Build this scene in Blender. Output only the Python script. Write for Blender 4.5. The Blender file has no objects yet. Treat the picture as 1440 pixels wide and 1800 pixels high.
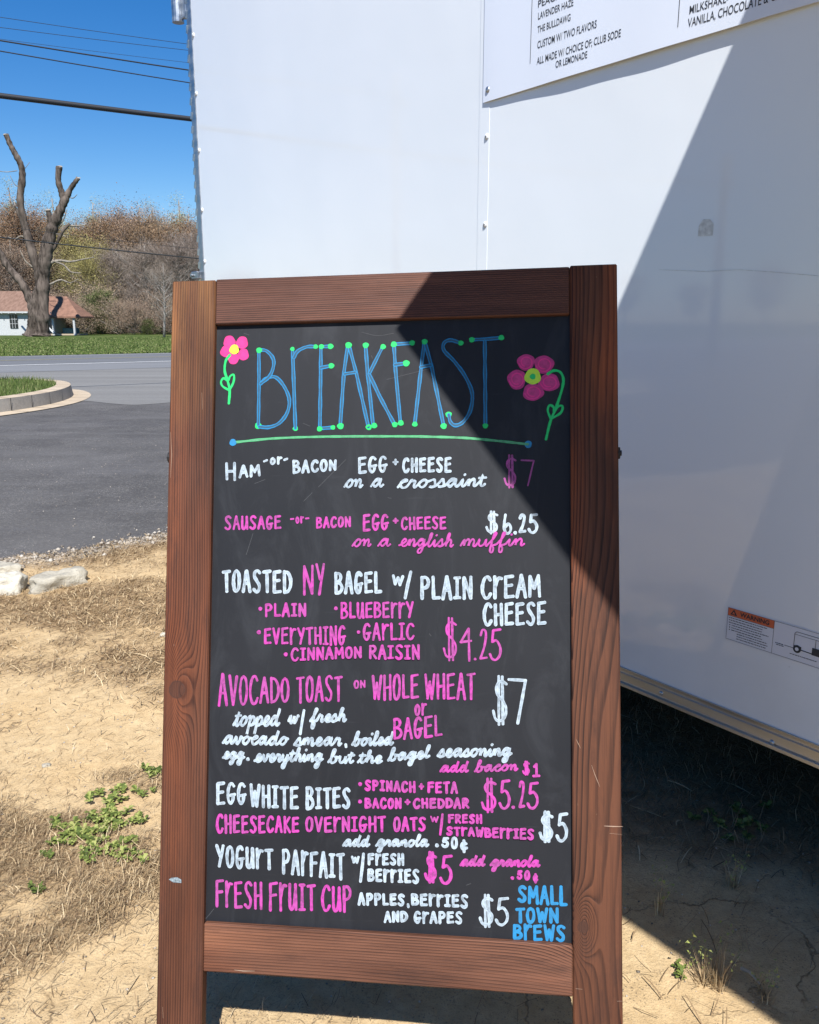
import bpy, math, random
import numpy as np
from mathutils import Vector, Matrix, noise as mnoise

# ------------------------------------------------------------------ camera, sky, sun, exposure
scene = bpy.context.scene
FPX, HORIZON, CAM_H = 1500.0, 565.0, 1.18
PITCH = math.atan((900 - HORIZON) / FPX)
cam_data = bpy.data.cameras.new('camera')
cam = bpy.data.objects.new('camera', cam_data)
scene.collection.objects.link(cam)
cam.location = (0, 0, CAM_H)
cam.rotation_euler = (math.radians(90) - PITCH, 0, 0)
cam_data.sensor_fit = 'HORIZONTAL'
cam_data.sensor_width = 36
cam_data.lens = 36 * FPX / 1440
cam_data.clip_start = 0.05
cam_data.clip_end = 3000
scene.camera = cam

SUN = Vector((-0.062, 0.598, -0.800)).normalized()      # the way the light travels
world = bpy.data.worlds.new('World')
scene.world = world
world.use_nodes = True
wn = world.node_tree
sky = wn.nodes.new('ShaderNodeTexSky')
sky.sky_type = 'NISHITA'
sky.sun_disc = False
sky.sun_elevation = math.asin(-SUN.z)
sky.sun_rotation = math.atan2(-SUN.x, -SUN.y)
sky.altitude = 0
sky.air_density = 1.0
sky.dust_density = 0.1
sky.ozone_density = 4.0
bg = wn.nodes['Background']
bg.inputs['Strength'].default_value = 0.080
grade = wn.nodes.new('ShaderNodeHueSaturation')          # the deep, saturated blue of a phone picture
grade.inputs['Hue'].default_value = 0.508
grade.inputs['Saturation'].default_value = 1.38
wn.links.new(sky.outputs[0], grade.inputs['Color'])
wn.links.new(grade.outputs[0], bg.inputs['Color'])
sd = bpy.data.lights.new('sun', 'SUN')
sd.energy = 5.0
sd.angle = math.radians(0.53)
sd.color = (1.0, 0.98, 0.95)
sun = bpy.data.objects.new('sun', sd)
scene.collection.objects.link(sun)
sun.rotation_euler = SUN.to_track_quat('-Z', 'Y').to_euler()
sun.location = (0, -5, 12)
vs = scene.view_settings
vs.view_transform = 'Standard'
vs.look = 'None'
vs.gamma = 1
vs.exposure = 0.68
vs.use_curve_mapping = False

# ------------------------------------------------------------------ measuring helpers
cp, sp = math.cos(PITCH), math.sin(PITCH)
def ray(x, y):
    cx, cy = (x - 720) / FPX, -(y - 900) / FPX
    return Vector((cx, cp + cy * sp, cy * cp - sp))
def gnd(x, y, z=0.0):
    r = ray(x, y); k = (z - CAM_H) / r.z
    return Vector((r.x * k, r.y * k, z))
def at(x, y, Y):
    r = ray(x, y); k = Y / r.y
    return Vector((r.x * k, Y, CAM_H + r.z * k))

# ------------------------------------------------------------------ object helpers
C = scene.collection
def tag(o, label=None, cat=None, group=None, kind=None):
    if label: o['label'] = label
    if cat: o['category'] = cat
    if group: o['group'] = group
    if kind: o['kind'] = kind
    return o
def empty(name, loc=(0, 0, 0), rz=0.0, **k):
    o = bpy.data.objects.new(name, None)
    o.location = loc; o.rotation_euler = (0, 0, rz); o.empty_display_size = 0.1
    C.objects.link(o)
    return tag(o, **k)
class MB:
    def __init__(s):
        s.v = []; s.f = []; s.uv = []; s.mi = []; s.sm = []; s.mat = 0; s.smooth = False
    def face(s, idx, uvs=None):
        s.f.append(tuple(idx)); s.mi.append(s.mat); s.sm.append(s.smooth)
        s.uv.extend(uvs if uvs else [(0, 0)] * len(idx))
    def quad(s, a, b, c, d, uvs=None):
        n = len(s.v); s.v += [tuple(a), tuple(b), tuple(c), tuple(d)]
        s.face((n, n + 1, n + 2, n + 3), uvs)
    def box(s, x0, x1, y0, y1, z0, z1, bev=0.0, M=None, uvaxis='z'):
        """box with small chamfers; uv in metres: u across the piece, v along uvaxis"""
        b = min(bev, (x1-x0)/3, (y1-y0)/3, (z1-z0)/3)
        if b <= 0:
            P = [(x, y, z) for z in (z0, z1) for y in (y0, y1) for x in (x0, x1)]
            F = [(0,2,3,1),(4,5,7,6),(0,1,5,4),(2,6,7,3),(0,4,6,2),(1,3,7,5)]
        else:
            P = []; F = []
            xs, ys, zs = (x0, x1), (y0, y1), (z0, z1)
            idx = {}
            for i in (0,1):
                for j in (0,1):
                    for k in (0,1):
                        sx, sy, sz = (1,-1)[i], (1,-1)[j], (1,-1)[k]
                        for ax in range(3):
                            p = [xs[i]+sx*b, ys[j]+sy*b, zs[k]+sz*b]
                            p[ax] = (xs[i], ys[j], zs[k])[ax]
                            idx[(i,j,k,ax)] = len(P); P.append(tuple(p))
            for ax in range(3):
                o1, o2 = [a for a in range(3) if a != ax]
                for side in (0,1):
                    c = []
                    for (a, bb) in ((0,0),(1,0),(1,1),(0,1)):
                        t = [0,0,0]; t[ax] = side; t[o1] = a; t[o2] = bb
                        c.append(idx[(*t, ax)])
                    F.append(tuple(c))
            for ax in range(3):                       # edges running along ax
                o1, o2 = [a for a in range(3) if a != ax]
                for a in (0,1):
                    for bb in (0,1):
                        q = []
                        for (e, face) in ((0,o1),(1,o1),(1,o2),(0,o2)):
                            t = [0,0,0]; t[ax] = e; t[o1] = a; t[o2] = bb
                            q.append(idx[(*t, face)])
                        F.append(tuple(q))
            for i in (0,1):
                for j in (0,1):
                    for k in (0,1):
                        F.append((idx[(i,j,k,0)], idx[(i,j,k,1)], idx[(i,j,k,2)]))
        n = len(s.v)
        cen = Vector(((x0+x1)/2, (y0+y1)/2, (z0+z1)/2))
        for p in P:
            s.v.append(tuple(M @ Vector(p)) if M else p)
        for f in F:
            a, bb, c = [Vector(P[i]) for i in f[:3]]
            nn = (bb-a).cross(c-a)
            fc = sum((Vector(P[i]) for i in f), Vector()) / len(f)
            if nn.dot(fc - cen) < 0: f = f[::-1]
            uvs = []
            for i in f:
                p = P[i]
                if uvaxis == 'z': uvs.append((p[0] + p[1], p[2]))
                elif uvaxis == 'x': uvs.append((p[2] + p[1], p[0]))
                else: uvs.append((p[0] + p[2], p[1]))
            s.face([n+i for i in f], uvs)
    def tube(s, pts, radii, seg=8, cap=True):
        pts = [Vector(p) for p in pts]
        rings = []; up = None
        for i, p in enumerate(pts):
            t = (pts[min(i+1, len(pts)-1)] - pts[max(i-1, 0)]).normalized()
            if up is None:
                up = Vector((0,0,1)) if abs(t.z) < .9 else Vector((1,0,0))
            a = t.cross(up)
            if a.length < 1e-6: a = t.cross(Vector((0.3,1,0.2)))
            a.normalize(); b = a.cross(t).normalized(); up = b
            r = radii[i] if hasattr(radii, '__len__') else radii
            n = len(s.v)
            for k in range(seg):
                th = 2*math.pi*k/seg
                s.v.append(tuple(p + a*math.cos(th)*r + b*math.sin(th)*r))
            rings.append(n)
        L = 0
        for i in range(len(pts)-1):
            l2 = L + (pts[i+1]-pts[i]).length
            for k in range(seg):
                k2 = (k+1) % seg
                s.face((rings[i]+k, rings[i]+k2, rings[i+1]+k2, rings[i+1]+k),
                       [(k/seg, L), ((k+1)/seg, L), ((k+1)/seg, l2), (k/seg, l2)])
            L = l2
        if cap:
            s.face([rings[0]+k for k in range(seg)][::-1])
            s.face([rings[-1]+k for k in range(seg)])
    def dome(s, c, n, r, h, seg=12, rings=4):
        n = Vector(n).normalized(); a = n.orthogonal().normalized(); b = n.cross(a); c = Vector(c)
        idx = []
        for i in range(rings):
            ph = math.pi/2*i/rings; base = len(s.v); idx.append(base)
            for k in range(seg):
                th = 2*math.pi*k/seg
                s.v.append(tuple(c + (a*math.cos(th)+b*math.sin(th))*r*math.cos(ph) + n*h*math.sin(ph)))
        top = len(s.v); s.v.append(tuple(c + n*h))
        for i in range(rings-1):
            for k in range(seg):
                k2 = (k+1) % seg
                s.face((idx[i]+k, idx[i]+k2, idx[i+1]+k2, idx[i+1]+k))
        for k in range(seg):
            s.face((idx[-1]+k, idx[-1]+(k+1) % seg, top))
    def mesh(s, name):
        me = bpy.data.meshes.new(name)
        me.from_pydata(s.v, [], s.f)
        uvl = me.uv_layers.new(name='UVMap')
        uvl.data.foreach_set('uv', np.array(s.uv, dtype=np.float32).ravel())
        me.polygons.foreach_set('material_index', s.mi)
        me.polygons.foreach_set('use_smooth', s.sm)
        me.update()
        return me
    def build(s, name, mats, parent=None, **k):
        me = s.mesh(name)
        for m in (mats if isinstance(mats, (list, tuple)) else [mats]): me.materials.append(m)
        o = bpy.data.objects.new(name, me); C.objects.link(o)
        if parent: o.parent = parent
        return tag(o, **k)
def fast_mesh(name, verts, faces, mats, attr=None, parent=None, mi=None, smooth=False, **k):
    """faces: (n,3) or (n,4) array; attr: per-vertex float arrays"""
    me = bpy.data.meshes.new(name)
    verts = np.asarray(verts, dtype=np.float32); faces = np.asarray(faces, dtype=np.int32)
    w = faces.shape[1]
    me.vertices.add(len(verts)); me.vertices.foreach_set('co', verts.ravel())
    me.loops.add(faces.size); me.loops.foreach_set('vertex_index', faces.ravel())
    me.polygons.add(len(faces))
    me.polygons.foreach_set('loop_start', np.arange(0, faces.size, w, dtype=np.int32))
    if mi is not None: me.polygons.foreach_set('material_index', np.asarray(mi, dtype=np.int32))
    if smooth: me.polygons.foreach_set('use_smooth', np.ones(len(faces), dtype=bool))
    for an, av in (attr or {}).items():
        at_ = me.attributes.new(an, 'FLOAT', 'POINT'); at_.data.foreach_set('value', np.asarray(av, dtype=np.float32))
    me.update(calc_edges=True)
    for m in (mats if isinstance(mats, (list, tuple)) else [mats]): me.materials.append(m)
    if name.startswith('_'): return me
    o = bpy.data.objects.new(name, me); C.objects.link(o)
    if parent: o.parent = parent
    return tag(o, **k)

# ------------------------------------------------------------------ materials
class NT:
    def __init__(s, name):
        s.m = bpy.data.materials.new(name); s.m.use_nodes = True
        s.t = s.m.node_tree; s.b = s.t.nodes['Principled BSDF']
    def n(s, typ, **k):
        nd = s.t.nodes.new('ShaderNode' + typ)
        for a, v in k.items():
            if a in ('ins',): continue
            setattr(nd, a, v)
        for a, v in (k.get('ins') or {}).items():
            s.put(nd.inputs[a], v)
        return nd
    def put(s, sock, v):
        if isinstance(v, bpy.types.NodeSocket): s.t.links.new(v, sock)
        else:
            if hasattr(sock.default_value, '__len__') and hasattr(v, '__len__') and len(v) == 3 and len(sock.default_value) == 4: v = (*v, 1)
            sock.default_value = v
    def math(s, op, a, b=0.0, c=0.0, clamp=False):
        nd = s.n('Math', operation=op, use_clamp=clamp)
        s.put(nd.inputs[0], a); s.put(nd.inputs[1], b)
        if len(nd.inputs) > 2: s.put(nd.inputs[2], c)
        return nd.outputs[0]
    def mix(s, f, a, b, blend='MIX'):
        nd = s.n('Mix', data_type='RGBA', blend_type=blend)
        s.put(nd.inputs[0], f); s.put(nd.inputs[6], a); s.put(nd.inputs[7], b)
        return nd.outputs[2]
    def ramp(s, f, stops):
        nd = s.n('ValToRGB'); s.put(nd.inputs[0], f)
        cr = nd.color_ramp
        while len(cr.elements) < len(stops): cr.elements.new(0.5)
        for e, (p, c) in zip(cr.elements, stops):
            e.position = p
            e.color = (*(c if hasattr(c, '__len__') else (c, c, c)), 1)
        return nd.outputs[0]
    def rng(s, v, a, b, c=0.0, d=1.0):
        nd = s.n('MapRange'); nd.clamp = True
        for i, x in enumerate((v, a, b, c, d)): s.put(nd.inputs[i], x)
        return nd.outputs[0]
    def noise(s, vec, scale, detail=4, rough=0.55, dist=0.0, out=0):
        nd = s.n('TexNoise'); s.put(nd.inputs['Vector'], vec)
        nd.inputs['Scale'].default_value = scale; nd.inputs['Detail'].default_value = detail
        nd.inputs['Roughness'].default_value = rough; nd.inputs['Distortion'].default_value = dist
        return nd.outputs[out]
    def scl(s, vec, sc, loc=(0, 0, 0)):
        nd = s.n('Mapping'); s.put(nd.inputs['Vector'], vec)
        nd.inputs['Scale'].default_value = sc; nd.inputs['Location'].default_value = loc
        return nd.outputs[0]
    def pos(s): return s.n('NewGeometry').outputs['Position']
    def obj(s): return s.n('TexCoord').outputs['Object']
    def uv(s): return s.n('TexCoord').outputs['UV']
    def sep(s, v):
        nd = s.n('SeparateXYZ'); s.put(nd.inputs[0], v); return nd.outputs
    def attr(s, name): return s.n('Attribute', attribute_name=name).outputs['Fac']
    def bump(s, h, strength=0.3, dist=0.01):
        nd = s.n('Bump'); nd.inputs['Strength'].default_value = strength; nd.inputs['Distance'].default_value = dist
        s.put(nd.inputs['Height'], h); s.t.links.new(nd.outputs[0], s.b.inputs['Normal'])
    def set(s, **k):
        names = dict(color='Base Color', rough='Roughness', metal='Metallic', spec='Specular IOR Level', coat='Coat Weight', coatr='Coat Roughness')
        for a, v in k.items(): s.put(s.b.inputs[names[a]], v)
        return s.m
def simple(name, col, rough=0.6, metal=0.0, spec=0.5, var=0.0, scale=8):
    m = NT(name)
    if var:
        v = m.noise(m.obj(), scale)
        c = m.mix(m.rng(v, .3, .7), tuple(x*(1-var) for x in col), tuple(min(1, x*(1+var)) for x in col))
    else: c = (*col, 1)
    return m.set(color=c, rough=rough, metal=metal, spec=spec)

def wood(name, seed, freq=170, swirl=5.0, light=(.30, .125, .062), dark=(.095, .034, .020), worn=0.0, red=0.3, knots=()):
    m = NT(name); uv = m.uv(); u, v, _ = m.sep(uv)
    off = (seed*3.1, seed*7.7, seed)
    big = m.noise(m.scl(uv, (4.5, .75, 1), off), 1.0, 2, .4)
    mid = m.noise(m.scl(uv, (30, 3, 1), off), 1.0, 3, .5)
    g = m.math('ADD', m.math('MULTIPLY', u, freq), m.math('MULTIPLY', big, swirl*9))
    g = m.math('ADD', g, m.math('MULTIPLY', mid, 1.1))
    kmask = None
    for (ku, kv, kr) in knots:
        du = m.math('SUBTRACT', u, ku); dv = m.math('MULTIPLY', m.math('SUBTRACT', v, kv), .42)
        d2 = m.math('ADD', m.math('MULTIPLY', du, du), m.math('MULTIPLY', dv, dv))
        g = m.math('ADD', g, m.math('MULTIPLY', m.math('EXPONENT', m.math('DIVIDE', d2, -kr*kr*4)), 9.0))
        dv2 = m.math('MULTIPLY', m.math('SUBTRACT', v, kv), .95)
        dd = m.math('SQRT', m.math('ADD', m.math('MULTIPLY', du, du), m.math('MULTIPLY', dv2, dv2)))
        dd = m.math('ADD', dd, m.math('MULTIPLY', m.math('SUBTRACT', m.noise(uv, 120, 3), .5), kr*.35))
        k1 = m.rng(dd, kr*1.05, kr*.85, 0, 1)
        rim = m.math('MULTIPLY', m.rng(dd, kr*1.18, kr*1.0, 0, 1), m.rng(dd, kr*.78, kr*.95, 0, 1))
        kk = m.math('MAXIMUM', m.math('MULTIPLY', k1, .72), rim)
        kmask = kk if kmask is None else m.math('MAXIMUM', kmask, kk)
    fr = m.math('FRACT', g)
    line = m.ramp(fr, [(0, 0.0), (.55, .35), (.82, 1.0), (.93, .9), (1.0, 0.0)])
    fib = m.noise(m.scl(uv, (900, 14, 1), off), 1.0, 3, .6)
    fib2 = m.noise(m.scl(uv, (260, 3, 1), off), 1.0, 2, .5)
    amp = m.rng(m.noise(m.scl(uv, (14, 1.6, 1), off), 1, 2), .35, .65, .50, 1.0)
    f = m.math('MULTIPLY', line, amp)
    f = m.math('ADD', f, m.math('MULTIPLY', m.math('SUBTRACT', fib, .5), .9), clamp=True)
    f = m.math('ADD', f, m.math('MULTIPLY', m.math('SUBTRACT', fib2, .5), .7), clamp=True)
    rm = m.rng(m.noise(m.scl(uv, (11, 1.7, 1), (seed*1.9, seed, 0)), 1, 3), .47, .64, 0, red)
    lc = m.mix(rm, light, (.27, .075, .025))
    dc = m.mix(rm, dark, (.070, .018, .010))
    if worn:
        wm = m.math('MULTIPLY', m.rng(v, worn - .26, worn - .02, 0, 1), m.rng(m.noise(m.scl(uv, (40, 4, 1), off), 1, 3), .38, .62, .35, 1))
        wm = m.math('MULTIPLY', wm, .65); lc = m.mix(wm, lc, (.42, .20, .065)); dc = m.mix(wm, dc, (.10, .042, .018))
    col = m.mix(f, lc, dc)
    blotch = m.noise(m.scl(uv, (9, 2.2, 1), (seed, 0, 0)), 1, 4)
    col = m.mix(m.rng(blotch, .42, .66, 0, .9), col, m.mix(1.0, col, (.50, .47, .47), 'MULTIPLY'))
    bl2 = m.noise(m.scl(uv, (20, 1.4, 1), (0, seed*3, 0)), 1, 4); col = m.mix(m.rng(bl2, .50, .72, 0, .6), col, m.mix(1.0, col, (1.5, 1.4, 1.2), 'MULTIPLY'))
    sm = m.noise(m.scl(uv, (38, 6, 1), (seed*5, 2, 0)), 1, 6, .75)
    col = m.mix(m.rng(sm, .52, .70, 0, .55), col, (.030, .016, .013))
    col = m.mix(m.rng(sm, .40, .26, 0, .35), col, m.mix(1.0, col, (1.6, 1.45, 1.25), 'MULTIPLY'))
    # small pale nicks along the wood
    nick = m.noise(m.scl(uv, (230, 60, 1), off), 1, 2)
    col = m.mix(m.rng(nick, .78, .82, 0, .5), col, (.36, .25, .18))
    if kmask is not None: col = m.mix(m.math('MULTIPLY', kmask, .85), col, (.045, .022, .016))
    h = m.math('SUBTRACT', m.math('MULTIPLY', fib, .5), m.math('MULTIPLY', line, .8))
    m.bump(h, .35, .0012)
    return m.set(color=col, rough=m.rng(fib, .3, .7, .50, .72), spec=.22)

def chalk_mat():
    m = NT('black_chalkboard'); p = m.obj()
    a = m.noise(p, 3.0, 3); b = m.noise(m.scl(p, (30, 30, 4)), 1.0, 3); fine = m.noise(p, 900, 2)
    f = m.math('ADD', m.math('MULTIPLY', a, .6), m.math('MULTIPLY', b, .4))
    col = m.mix(m.rng(f, .35, .68), (.0065, .0072, .0098), (.0105, .0115, .015))
    sc = m.noise(m.scl(p, (8, 8, 160)), 1.0, 4, .6)
    col = m.mix(m.rng(sc, .66, .80, 0, .08), col, (.2, .2, .22))
    smu = m.noise(m.scl(p, (14, 14, 5)), 1.0, 6, .7, 1.2)
    col = m.mix(m.rng(smu, .50, .75, 0, .20), col, (.07, .075, .085))
    m.bump(fine, .12, .0006)
    return m.set(color=col, rough=m.rng(a, .3, .7, .55, .68), spec=.33)

def ink(name, edge, mid, board=(.024, .025, .029), thin=.35, streak=.5):
    """paint marker: uv.x runs along the stroke in metres, uv.y from -1 to 1 across"""
    m = NT(name); u, v, _ = m.sep(m.uv()); p = m.obj()
    av = m.math('ABSOLUTE', v)
    e = m.rng(av, .25, .85, 0, 1)
    n = m.noise(p, 130, 5, .7); n2 = m.noise(p, 28, 2)
    f = m.math('ADD', m.math('MULTIPLY', e, streak), m.math('MULTIPLY', m.rng(n2, .35, .65), 1 - streak), clamp=True)
    col = m.mix(f, mid, edge)
    dark = m.math('MULTIPLY', m.rng(n, .44, .66), thin*1.15)
    col = m.mix(dark, col, board)
    return m.set(color=col, rough=.5, spec=.3)

M = {}
M['chalk'] = chalk_mat()
M['ink_white'] = ink('white_paint_marker', (.44, .51, .555), (.29, .36, .42), thin=.42)
M['ink_pink'] = ink('magenta_paint_marker', (.52, .038, .34), (.34, .07, .26), thin=.42)
M['ink_pinkthin'] = ink('thin_magenta_paint_marker', (.42, .06, .30), (.26, .07, .20), thin=.45)
M['ink_blue'] = ink('blue_paint_marker', (.008, .21, .46), (.028, .075, .12), thin=.2, streak=.95)
M['ink_cyan'] = ink('bright_blue_paint_marker', (.014, .22, .46), (.03, .18, .36), thin=.25)
M['ink_green'] = ink('green_paint_marker', (.014, .46, .10), (.02, .52, .14), thin=.08)
M['ink_greenline'] = ink('pale_green_paint_marker', (.05, .42, .14), (.10, .28, .16), thin=.3, streak=.8)
M['ink_petal'] = ink('pink_petal_paint', (.60, .028, .18), (.66, .045, .24), thin=.10)
M['ink_petaldark'] = ink('deep_pink_petal_paint', (.42, .028, .17), (.52, .05, .21), thin=.3)
M['ink_yellow'] = ink('yellow_paint', (.58, .54, .04), (.62, .62, .08), thin=.1)
M['ink_lime'] = ink('lime_paint', (.45, .70, .04), (.42, .75, .07), thin=.15)
M['scratch'] = simple('pale_scratch', (.055, .057, .062), .8)

# trailer
def trailer_mat():
    m = NT('white_trailer_skin'); p = m.obj()
    a = m.noise(p, .9, 3); d = m.noise(p, 260, 2); sp_ = m.noise(p, 60, 3)
    col = m.mix(m.rng(a, .3, .7), (.755, .79, .815), (.80, .825, .845))
    col = m.mix(m.rng(sp_, .74, .80, 0, .35), col, (.45, .46, .46))
    z = m.sep(p)[2]
    dirt = m.math('MULTIPLY', m.rng(z, .75, .30, 0, 1), m.rng(m.noise(p, 5, 5), .4, .7))
    col = m.mix(m.math('MULTIPLY', dirt, .16), col, (.42, .37, .30))
    m.bump(m.noise(p, 1.9, 3), .20, .02)
    return m.set(color=col, rough=.33, spec=.5, coat=1.0, coatr=.035)
M['skin'] = trailer_mat()
def metal(name, col, rough, var=.3):
    m = NT(name); p = m.obj()
    n = m.noise(m.scl(p, (2, 30, 30)), 1, 4)
    c = m.mix(m.rng(n, .3, .7), tuple(x*(1-var) for x in col), col)
    return m.set(color=c, rough=m.rng(n, .3, .7, rough*.7, rough*1.3), metal=1.0)
M['alu'] = metal('brushed_aluminium', (.72, .70, .66), .38)
M['galv'] = metal('galvanised_steel', (.50, .53, .57), .42)
M['screw'] = simple('white_screw_head', (.72, .74, .76), .4)
M['socket'] = simple('screw_recess', (.12, .12, .12), .6)
M['tape'] = simple('old_tape_residue', (.60, .62, .60), .9, var=.25, scale=90)
M['vinyl'] = NT('white_vinyl_banner').set(color=(.70, .75, .84, 1), rough=.38, spec=.4)
M['print'] = simple('dark_grey_print', (.03, .033, .04), .6)
M['sticker'] = simple('sticker_white', (.68, .69, .74), .5)
M['orange'] = simple('sticker_orange', (.62, .13, .05), .5)
M['dark'] = simple('black_steel', (.012, .012, .013), .7)
M['dark_glass'] = simple('dark_window', (.02, .022, .025), .15)

# ground
def dirt_mat():
    m = NT('sandy_dirt'); p = m.pos()
    th = m.attr('thatch'); gr = m.attr('gravel')
    n1 = m.noise(p, 3.5, 6, .6); n2 = m.noise(p, 26, 5, .65); n3 = m.noise(p, 190, 3, .6)
    sand = m.mix(m.rng(n2, .3, .7), (.39, .278, .150), (.525, .39, .222))
    sand = m.mix(m.rng(n1, .45, .75, 0, .5), sand, (.43, .285, .135))
    soil = m.mix(m.rng(n2, .3, .7), (.24, .162, .088), (.39, .275, .152))
    f = m.rng(m.math('ADD', th, m.math('MULTIPLY', m.math('SUBTRACT', n2, .5), .9)), .25, .75)
    col = m.mix(f, sand, soil)
    col = m.mix(m.math('MULTIPLY', gr, m.rng(n3, .35, .6)), col, (.42, .40, .36))
    grit = m.noise(p, 420, 2)
    col = m.mix(m.rng(grit, .58, .70, 0, .8), col, (.20, .145, .085))
    col = m.mix(m.rng(n3, .64, .74, 0, .6), col, (.24, .22, .20))
    sp1 = m.noise(p, 75, 4, .75); col = m.mix(m.rng(sp1, .57, .70, 0, .6), col, (.17, .115, .07))
    vo = m.n('TexVoronoi'); m.put(vo.inputs['Vector'], p); vo.inputs['Scale'].default_value = 150
    vk = m.math('MULTIPLY', m.rng(vo.outputs['Distance'], .30, .16, 0, 1), m.rng(m.noise(p, 14, 3), .45, .6))
    col = m.mix(m.math('MULTIPLY', vk, .7), col, (.085, .07, .055))
    # drying cracks in the bare, packed patches
    w = m.n('TexVoronoi', feature='DISTANCE_TO_EDGE')
    dv = m.n('VectorMath', operation='ADD'); m.put(dv.inputs[0], m.scl(p, (1, 1, 0)))
    nz = m.n('VectorMath', operation='SCALE'); m.put(nz.inputs[0], m.noise(p, 9, 4, .6, out=1)); nz.inputs['Scale'].default_value = .12
    m.put(dv.inputs[1], nz.outputs[0]); m.put(w.inputs['Vector'], dv.outputs[0]); w.inputs['Scale'].default_value = 4.2
    ck = m.math('MULTIPLY', m.rng(w.outputs['Distance'], .014, .002, 0, 1), m.rng(th, .35, .1, 0, 1))
    ck = m.math('MULTIPLY', ck, m.rng(m.noise(p, 2.2, 2), .50, .60))
    col = m.mix(m.math('MULTIPLY', ck, .6), col, (.10, .065, .04))
    h = m.math('ADD', m.math('MULTIPLY', n2, .6), m.math('MULTIPLY', n3, .35))
    h = m.math('SUBTRACT', h, m.math('MULTIPLY', ck, .5))
    m.bump(h, .55, .012)
    return m.set(color=col, rough=.95, spec=.15)
M['dirt'] = dirt_mat()
def straw_mat(name, cols):
    m = NT(name); a = m.attr('tone')
    n = len(cols)
    col = m.ramp(a, [(i/(n-1), c) for i, c in enumerate(cols)])
    return m.set(color=col, rough=.75, spec=.3)
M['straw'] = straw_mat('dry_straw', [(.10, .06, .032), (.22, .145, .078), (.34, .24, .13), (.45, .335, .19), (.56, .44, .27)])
M['weed'] = straw_mat('green_weed_leaf', [(.05, .075, .014), (.11, .145, .028), (.19, .22, .05), (.30, .31, .10)])
M['pebble'] = straw_mat('pebbles', [(.12, .10, .08), (.22, .19, .155), (.34, .29, .23), (.46, .42, .36)])
def asphalt_mat():
    m = NT('dark_lot_asphalt'); p = m.pos()
    rot = m.n('Mapping'); m.put(rot.inputs[0], p); rot.inputs['Rotation'].default_value = (0, 0, math.radians(-14)); rot.inputs['Scale'].default_value = (.35, 1.6, 1)
    st = m.noise(rot.outputs[0], 1.3, 7, .62); ag = m.noise(p, 55, 5, .75); g2 = m.noise(p, 160, 3, .7); big = m.noise(p, .5, 4)
    col = m.mix(m.rng(big, .35, .65), (.052, .049, .048), (.082, .077, .074))
    col = m.mix(m.rng(st, .47, .68, 0, .75), col, (.105, .10, .10))
    col = m.mix(m.rng(ag, .53, .68, 0, .65), col, (.19, .18, .165))
    col = m.mix(m.rng(g2, .60, .72, 0, .65), col, (.26, .245, .225))
    col = m.mix(m.rng(ag, .42, .30, 0, .5), col, (.018, .018, .02))
    sc_ = m.noise(p, 11, 7, .8); col = m.mix(m.rng(sc_, .50, .72, 0, .35), col, (.17, .16, .15))
    sc2 = m.noise(p, 38, 5, .8); col = m.mix(m.rng(sc2, .54, .68, 0, .55), col, (.24, .225, .205))
    pt = m.noise(p, .8, 5, .6); col = m.mix(m.rng(pt, .42, .68, 0, .5), col, (.135, .128, .122))
    v = m.n('TexVoronoi'); m.put(v.inputs['Vector'], p); v.inputs['Scale'].default_value = 75
    vs_ = m.math('MULTIPLY', m.rng(v.outputs['Distance'], .30, .18, 0, 1), m.rng(m.noise(p, 2.0, 4), .48, .62))
    col = m.mix(m.math('MULTIPLY', vs_, .55), col, (.40, .375, .34))
    m.bump(m.math('ADD', ag, g2), .8, .008)
    return m.set(color=col, rough=.9, spec=.25)
M['asphalt'] = asphalt_mat()
def road_mat(name, c0, c1, streak=(.08, 1.4)):
    m = NT(name); p = m.pos()
    rot = m.n('Mapping'); m.put(rot.inputs[0], p); rot.inputs['Rotation'].default_value = (0, 0, math.radians(-35)); rot.inputs['Scale'].default_value = (streak[0], streak[1], 1)
    st = m.noise(rot.outputs[0], 1.0, 5); a = m.noise(p, 14, 6, .7); b = m.noise(p, 70, 3)
    f = m.math('ADD', m.math('MULTIPLY', st, .6), m.math('MULTIPLY', a, .4))
    col = m.mix(m.rng(f, .35, .65), c0, c1)
    col = m.mix(m.rng(b, .56, .7, 0, .4), col, tuple(x*1.5 for x in c1))
    m.bump(b, .3, .005)
    return m.set(color=col, rough=.9, spec=.25)
M['apron'] = road_mat('pale_worn_asphalt', (.135, .13, .122), (.195, .19, .178))
M['road'] = road_mat('grey_road_asphalt', (.105, .107, .112), (.145, .148, .153))
M['shoulder'] = road_mat('light_shoulder_asphalt', (.14, .142, .145), (.19, .192, .195))
M['paint'] = simple('white_road_paint', (.62, .62, .60), .8, var=.2, scale=6)
M['concrete'] = road_mat('tan_concrete', (.38, .30, .21), (.50, .41, .30), (1, 1))
M['kerb_face'] = road_mat('stained_kerb_face', (.19, .17, .145), (.30, .27, .23), (1.2, 1.2))
def lawn_mat(name, a, b, c):
    m = NT(name); p = m.pos()
    n = m.noise(p, .35, 5, .6); n2 = m.noise(p, 5, 5, .7)
    col = m.mix(m.rng(n2, .35, .65), a, b)
    col = m.mix(m.rng(n, .5, .7, 0, .7), col, c)
    m.bump(n2, .8, .05)
    return m.set(color=col, rough=.95, spec=.1)
M['lawn'] = lawn_mat('lawn_ground', (.045, .072, .018), (.08, .11, .028), (.13, .125, .05))
M['far_ground'] = lawn_mat('far_ground', (.07, .09, .03), (.12, .12, .05), (.20, .16, .09))
M['blade'] = straw_mat('grass_blades', [(.04, .07, .013), (.075, .115, .022), (.12, .16, .04), (.21, .21, .09)])
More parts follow.
